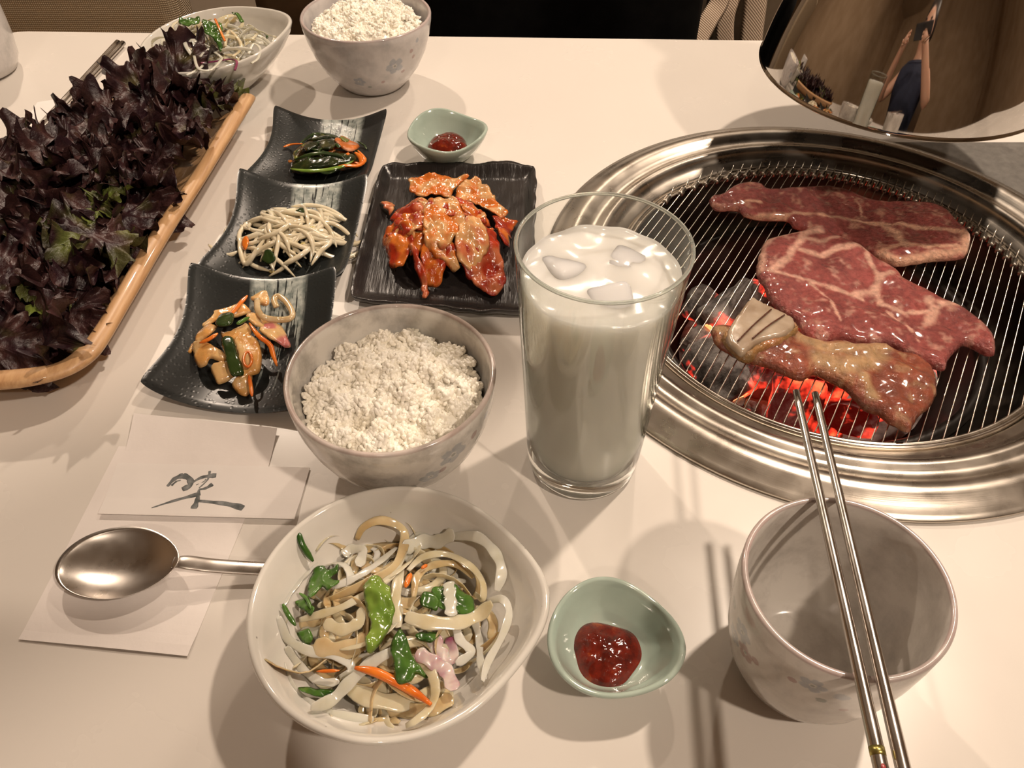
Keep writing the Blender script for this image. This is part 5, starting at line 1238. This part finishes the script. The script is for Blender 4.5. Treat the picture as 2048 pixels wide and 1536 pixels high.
strap([at_y(1448, -60, 1.10), at_y(1440, 0, 1.10), at_y(1418, 40, 1.09), at_y(1395, 84, 1.08)], .013, tb)
strap([at_y(1475, -30, 1.105), at_y(1455, 20, 1.10), at_y(1450, 60, 1.10), at_y(1452, 110, 1.10)], .012, tb)
strap([at_y(1515, -60, 1.09), at_y(1512, 0, 1.09), at_y(1505, 60, 1.09), at_y(1500, 120, 1.09)], .015, tb)
# ------------------------------------------------------------------ photographer (seen only as the reflection in the hood)
def skinned(name, joints, edges, mat, parent, sub=2, root=0):
    me = bpy.data.meshes.new(name); me.from_pydata([j[0] for j in joints], edges, []); o = link(name, me, mat, parent)
    sk = o.modifiers.new('Skin', 'SKIN'); sk.use_smooth_shade = True
    for i, j in enumerate(joints):
        r = j[1]; me.skin_vertices[0].data[i].radius = r if isinstance(r, tuple) else (r, r); me.skin_vertices[0].data[i].use_root = (i == root)
    sb = o.modifiers.new('Sub', 'SUBSURF'); sb.levels = sub; sb.render_levels = sub
    return o
M_SKIN = simple('skin', (.55, .32, .22), .5, sss=.2, ssss=.01); M_NAVY = varied('navy_top', (.010, .014, .035), (.016, .022, .05), 30, .8, .2, 200); M_HAIR = simple('dark_hair', (.02, .013, .01), .5); M_PHONE = simple('phone_body', (.02, .02, .025), .2)
me = bpy.data.meshes.new('skin_root')
per = thing('person', (0, -.34, FZ), 'photographer in a sleeveless navy top holding up a phone, mirrored in the hood', 'person')
OFF = Vector(per.location)
def L(*p): return tuple(Vector(p)-OFF)
J = [(L(0, -.36, -.22), (.15, .11)), (L(0, -.36, -.05), (.13, .10)), (L(0, -.35, .12), (.15, .105)), (L(0, -.34, .25), (.13, .085)), (L(0, -.325, .33), .055), (L(0, -.31, .385), .050), (L(0, -.305, .45), (.070, .080)), (L(0, -.300, .53), (.078, .092)), (L(0, -.305, .585), (.05, .06))]
E_ = [(i, i+1) for i in range(8)]
for s_ in (-1, 1):
    b = len(J); J += [(L(s_*.155, -.34, .255), .052), (L(s_*.235, -.24, .14), .042), (L(s_*.255, -.19, .115), .038), (L(s_*.17, -.10, .24), .031), (L(s_*.105, -.045, .335), .024), (L(s_*.092, -.030, .362), (.026, .014))]
    E_ += [(3, b), (b, b+1), (b+1, b+2), (b+2, b+3), (b+3, b+4), (b+4, b+5)]
    for q, (dx, dy, dz2, l_) in enumerate([(-.030, .012, .030, 1), (-.034, .012, .014, 1), (-.034, .012, -.002, .95), (-.028, .010, -.016, .8)]):
        c0 = len(J); x0, y0, z0 = s_*.090, -.026, .372-.008*q
        J += [(L(x0+s_*dx*.5, y0+.004, z0+dz2*.4), .0085), (L(x0+s_*dx*l_, y0+dy*.4, z0+dz2*.6), .0075)]; E_ += [(b+5, c0), (c0, c0+1)]
    c0 = len(J); J += [(L(s_*.078, -.036, .350), .010), (L(s_*.060, -.034, .352), .0085)]; E_ += [(b+4, c0), (c0, c0+1)]
    b = len(J); J += [(L(s_*.10, -.36, -.25), .10), (L(s_*.13, -.02, -.26), .070), (L(s_*.13, .0, -.42), .055), (L(s_*.13, -.02, -.64), .038), (L(s_*.13, .08, -.69), (.04, .025))]
    E_ += [(0, b), (b, b+1), (b+1, b+2), (b+2, b+3), (b+3, b+4)]
skinned('body', J, E_, M_SKIN, per)
K = [(L(0, -.36, -.24), (.165, .125)), (L(0, -.36, -.05), (.145, .115)), (L(0, -.35, .12), (.19, .14)), (L(0, -.34, .22), (.215, .145)), (L(0, -.34, .30), (.19, .125)), (L(0, -.335, .345), (.09, .08))]
EK = [(0, 1), (1, 2), (2, 3), (3, 4), (4, 5)]
for s_ in (-1, 1): K.append((L(s_*.135, -.34, .275), .075)); EK.append((3, len(K)-1))
skinned('navy_top', K, EK, M_NAVY, per)
KT = []; EK = []
for s_ in (-1, 1):
    b = len(KT); KT += [(L(s_*.08, -.37, -.25), .112), (L(s_*.13, -.18, -.258), .092), (L(s_*.13, -.02, -.262), .080), (L(s_*.13, .0, -.42), .062), (L(s_*.13, -.02, -.62), .046)]; EK += [(b+i, b+i+1) for i in range(4)]
EK.append((0, 5)); skinned('trousers', KT, EK, M_NAVY, per)
HJ = [(L(0, -.345, .42), (.075, .05)), (L(0, -.345, .50), (.095, .07)), (L(0, -.325, .575), (.092, .095)), (L(0, -.285, .615), (.06, .05))]
skinned('hair', HJ, [(0, 1), (1, 2), (2, 3)], M_HAIR, per)
for s_ in (-1, 1):
    v = IV*np.array([.011, .006, .008])+np.array(L(s_*.031, -.222, .522)); mesh('eye', v.tolist(), IF.tolist(), M_HAIR, per)
v = IV*np.array([.020, .007, .006])+np.array(L(0, -.232, .468)); mesh('mouth', v.tolist(), IF.tolist(), simple('lips', (.4, .12, .10), .5), per)
v = IV*np.array([.011, .018, .020])+np.array(L(0, -.222, .495)); mesh('nose', v.tolist(), IF.tolist(), M_SKIN, per)
V, F = box(0, 0, 0, .150, .074, .008, .0035, 3)
ph_ = mesh('phone', V, F, M_PHONE, smooth=False); ph_.rotation_euler = camo.rotation_euler
mw = Matrix.Rotation(PI/2-PITCH, 3, 'X'); ph_.location = Vector((0, 0, CAMH)) + mw @ Vector((.055, -.022, .012))
tag(ph_, 'black phone held up by the photographer, mirrored in the hood', 'phone')
ch2 = thing('dining_chair', (0, -.42, FZ), 'dark wooden chair under the photographer', 'chair')
def prt2(nm, c, s, mat, par, bev=.01):
    V, F = box(0, 0, 0, *s, bev, 3); return mesh(nm, V, F, mat, par, loc=(c[0]-par.location.x, c[1]-par.location.y, c[2]-par.location.z))
prt2('seat', (0, -.40, -.375), (.44, .42, .05), M_BROWN, ch2); prt2('backrest', (0, -.62, -.05), (.42, .04, .45), M_BROWN, ch2)
for sx_ in (-.19, .19):
    for sy_ in (-.59, -.22): prt2('leg', (sx_, sy_, -.56), (.035, .035, .32), M_BROWN, ch2, .004)
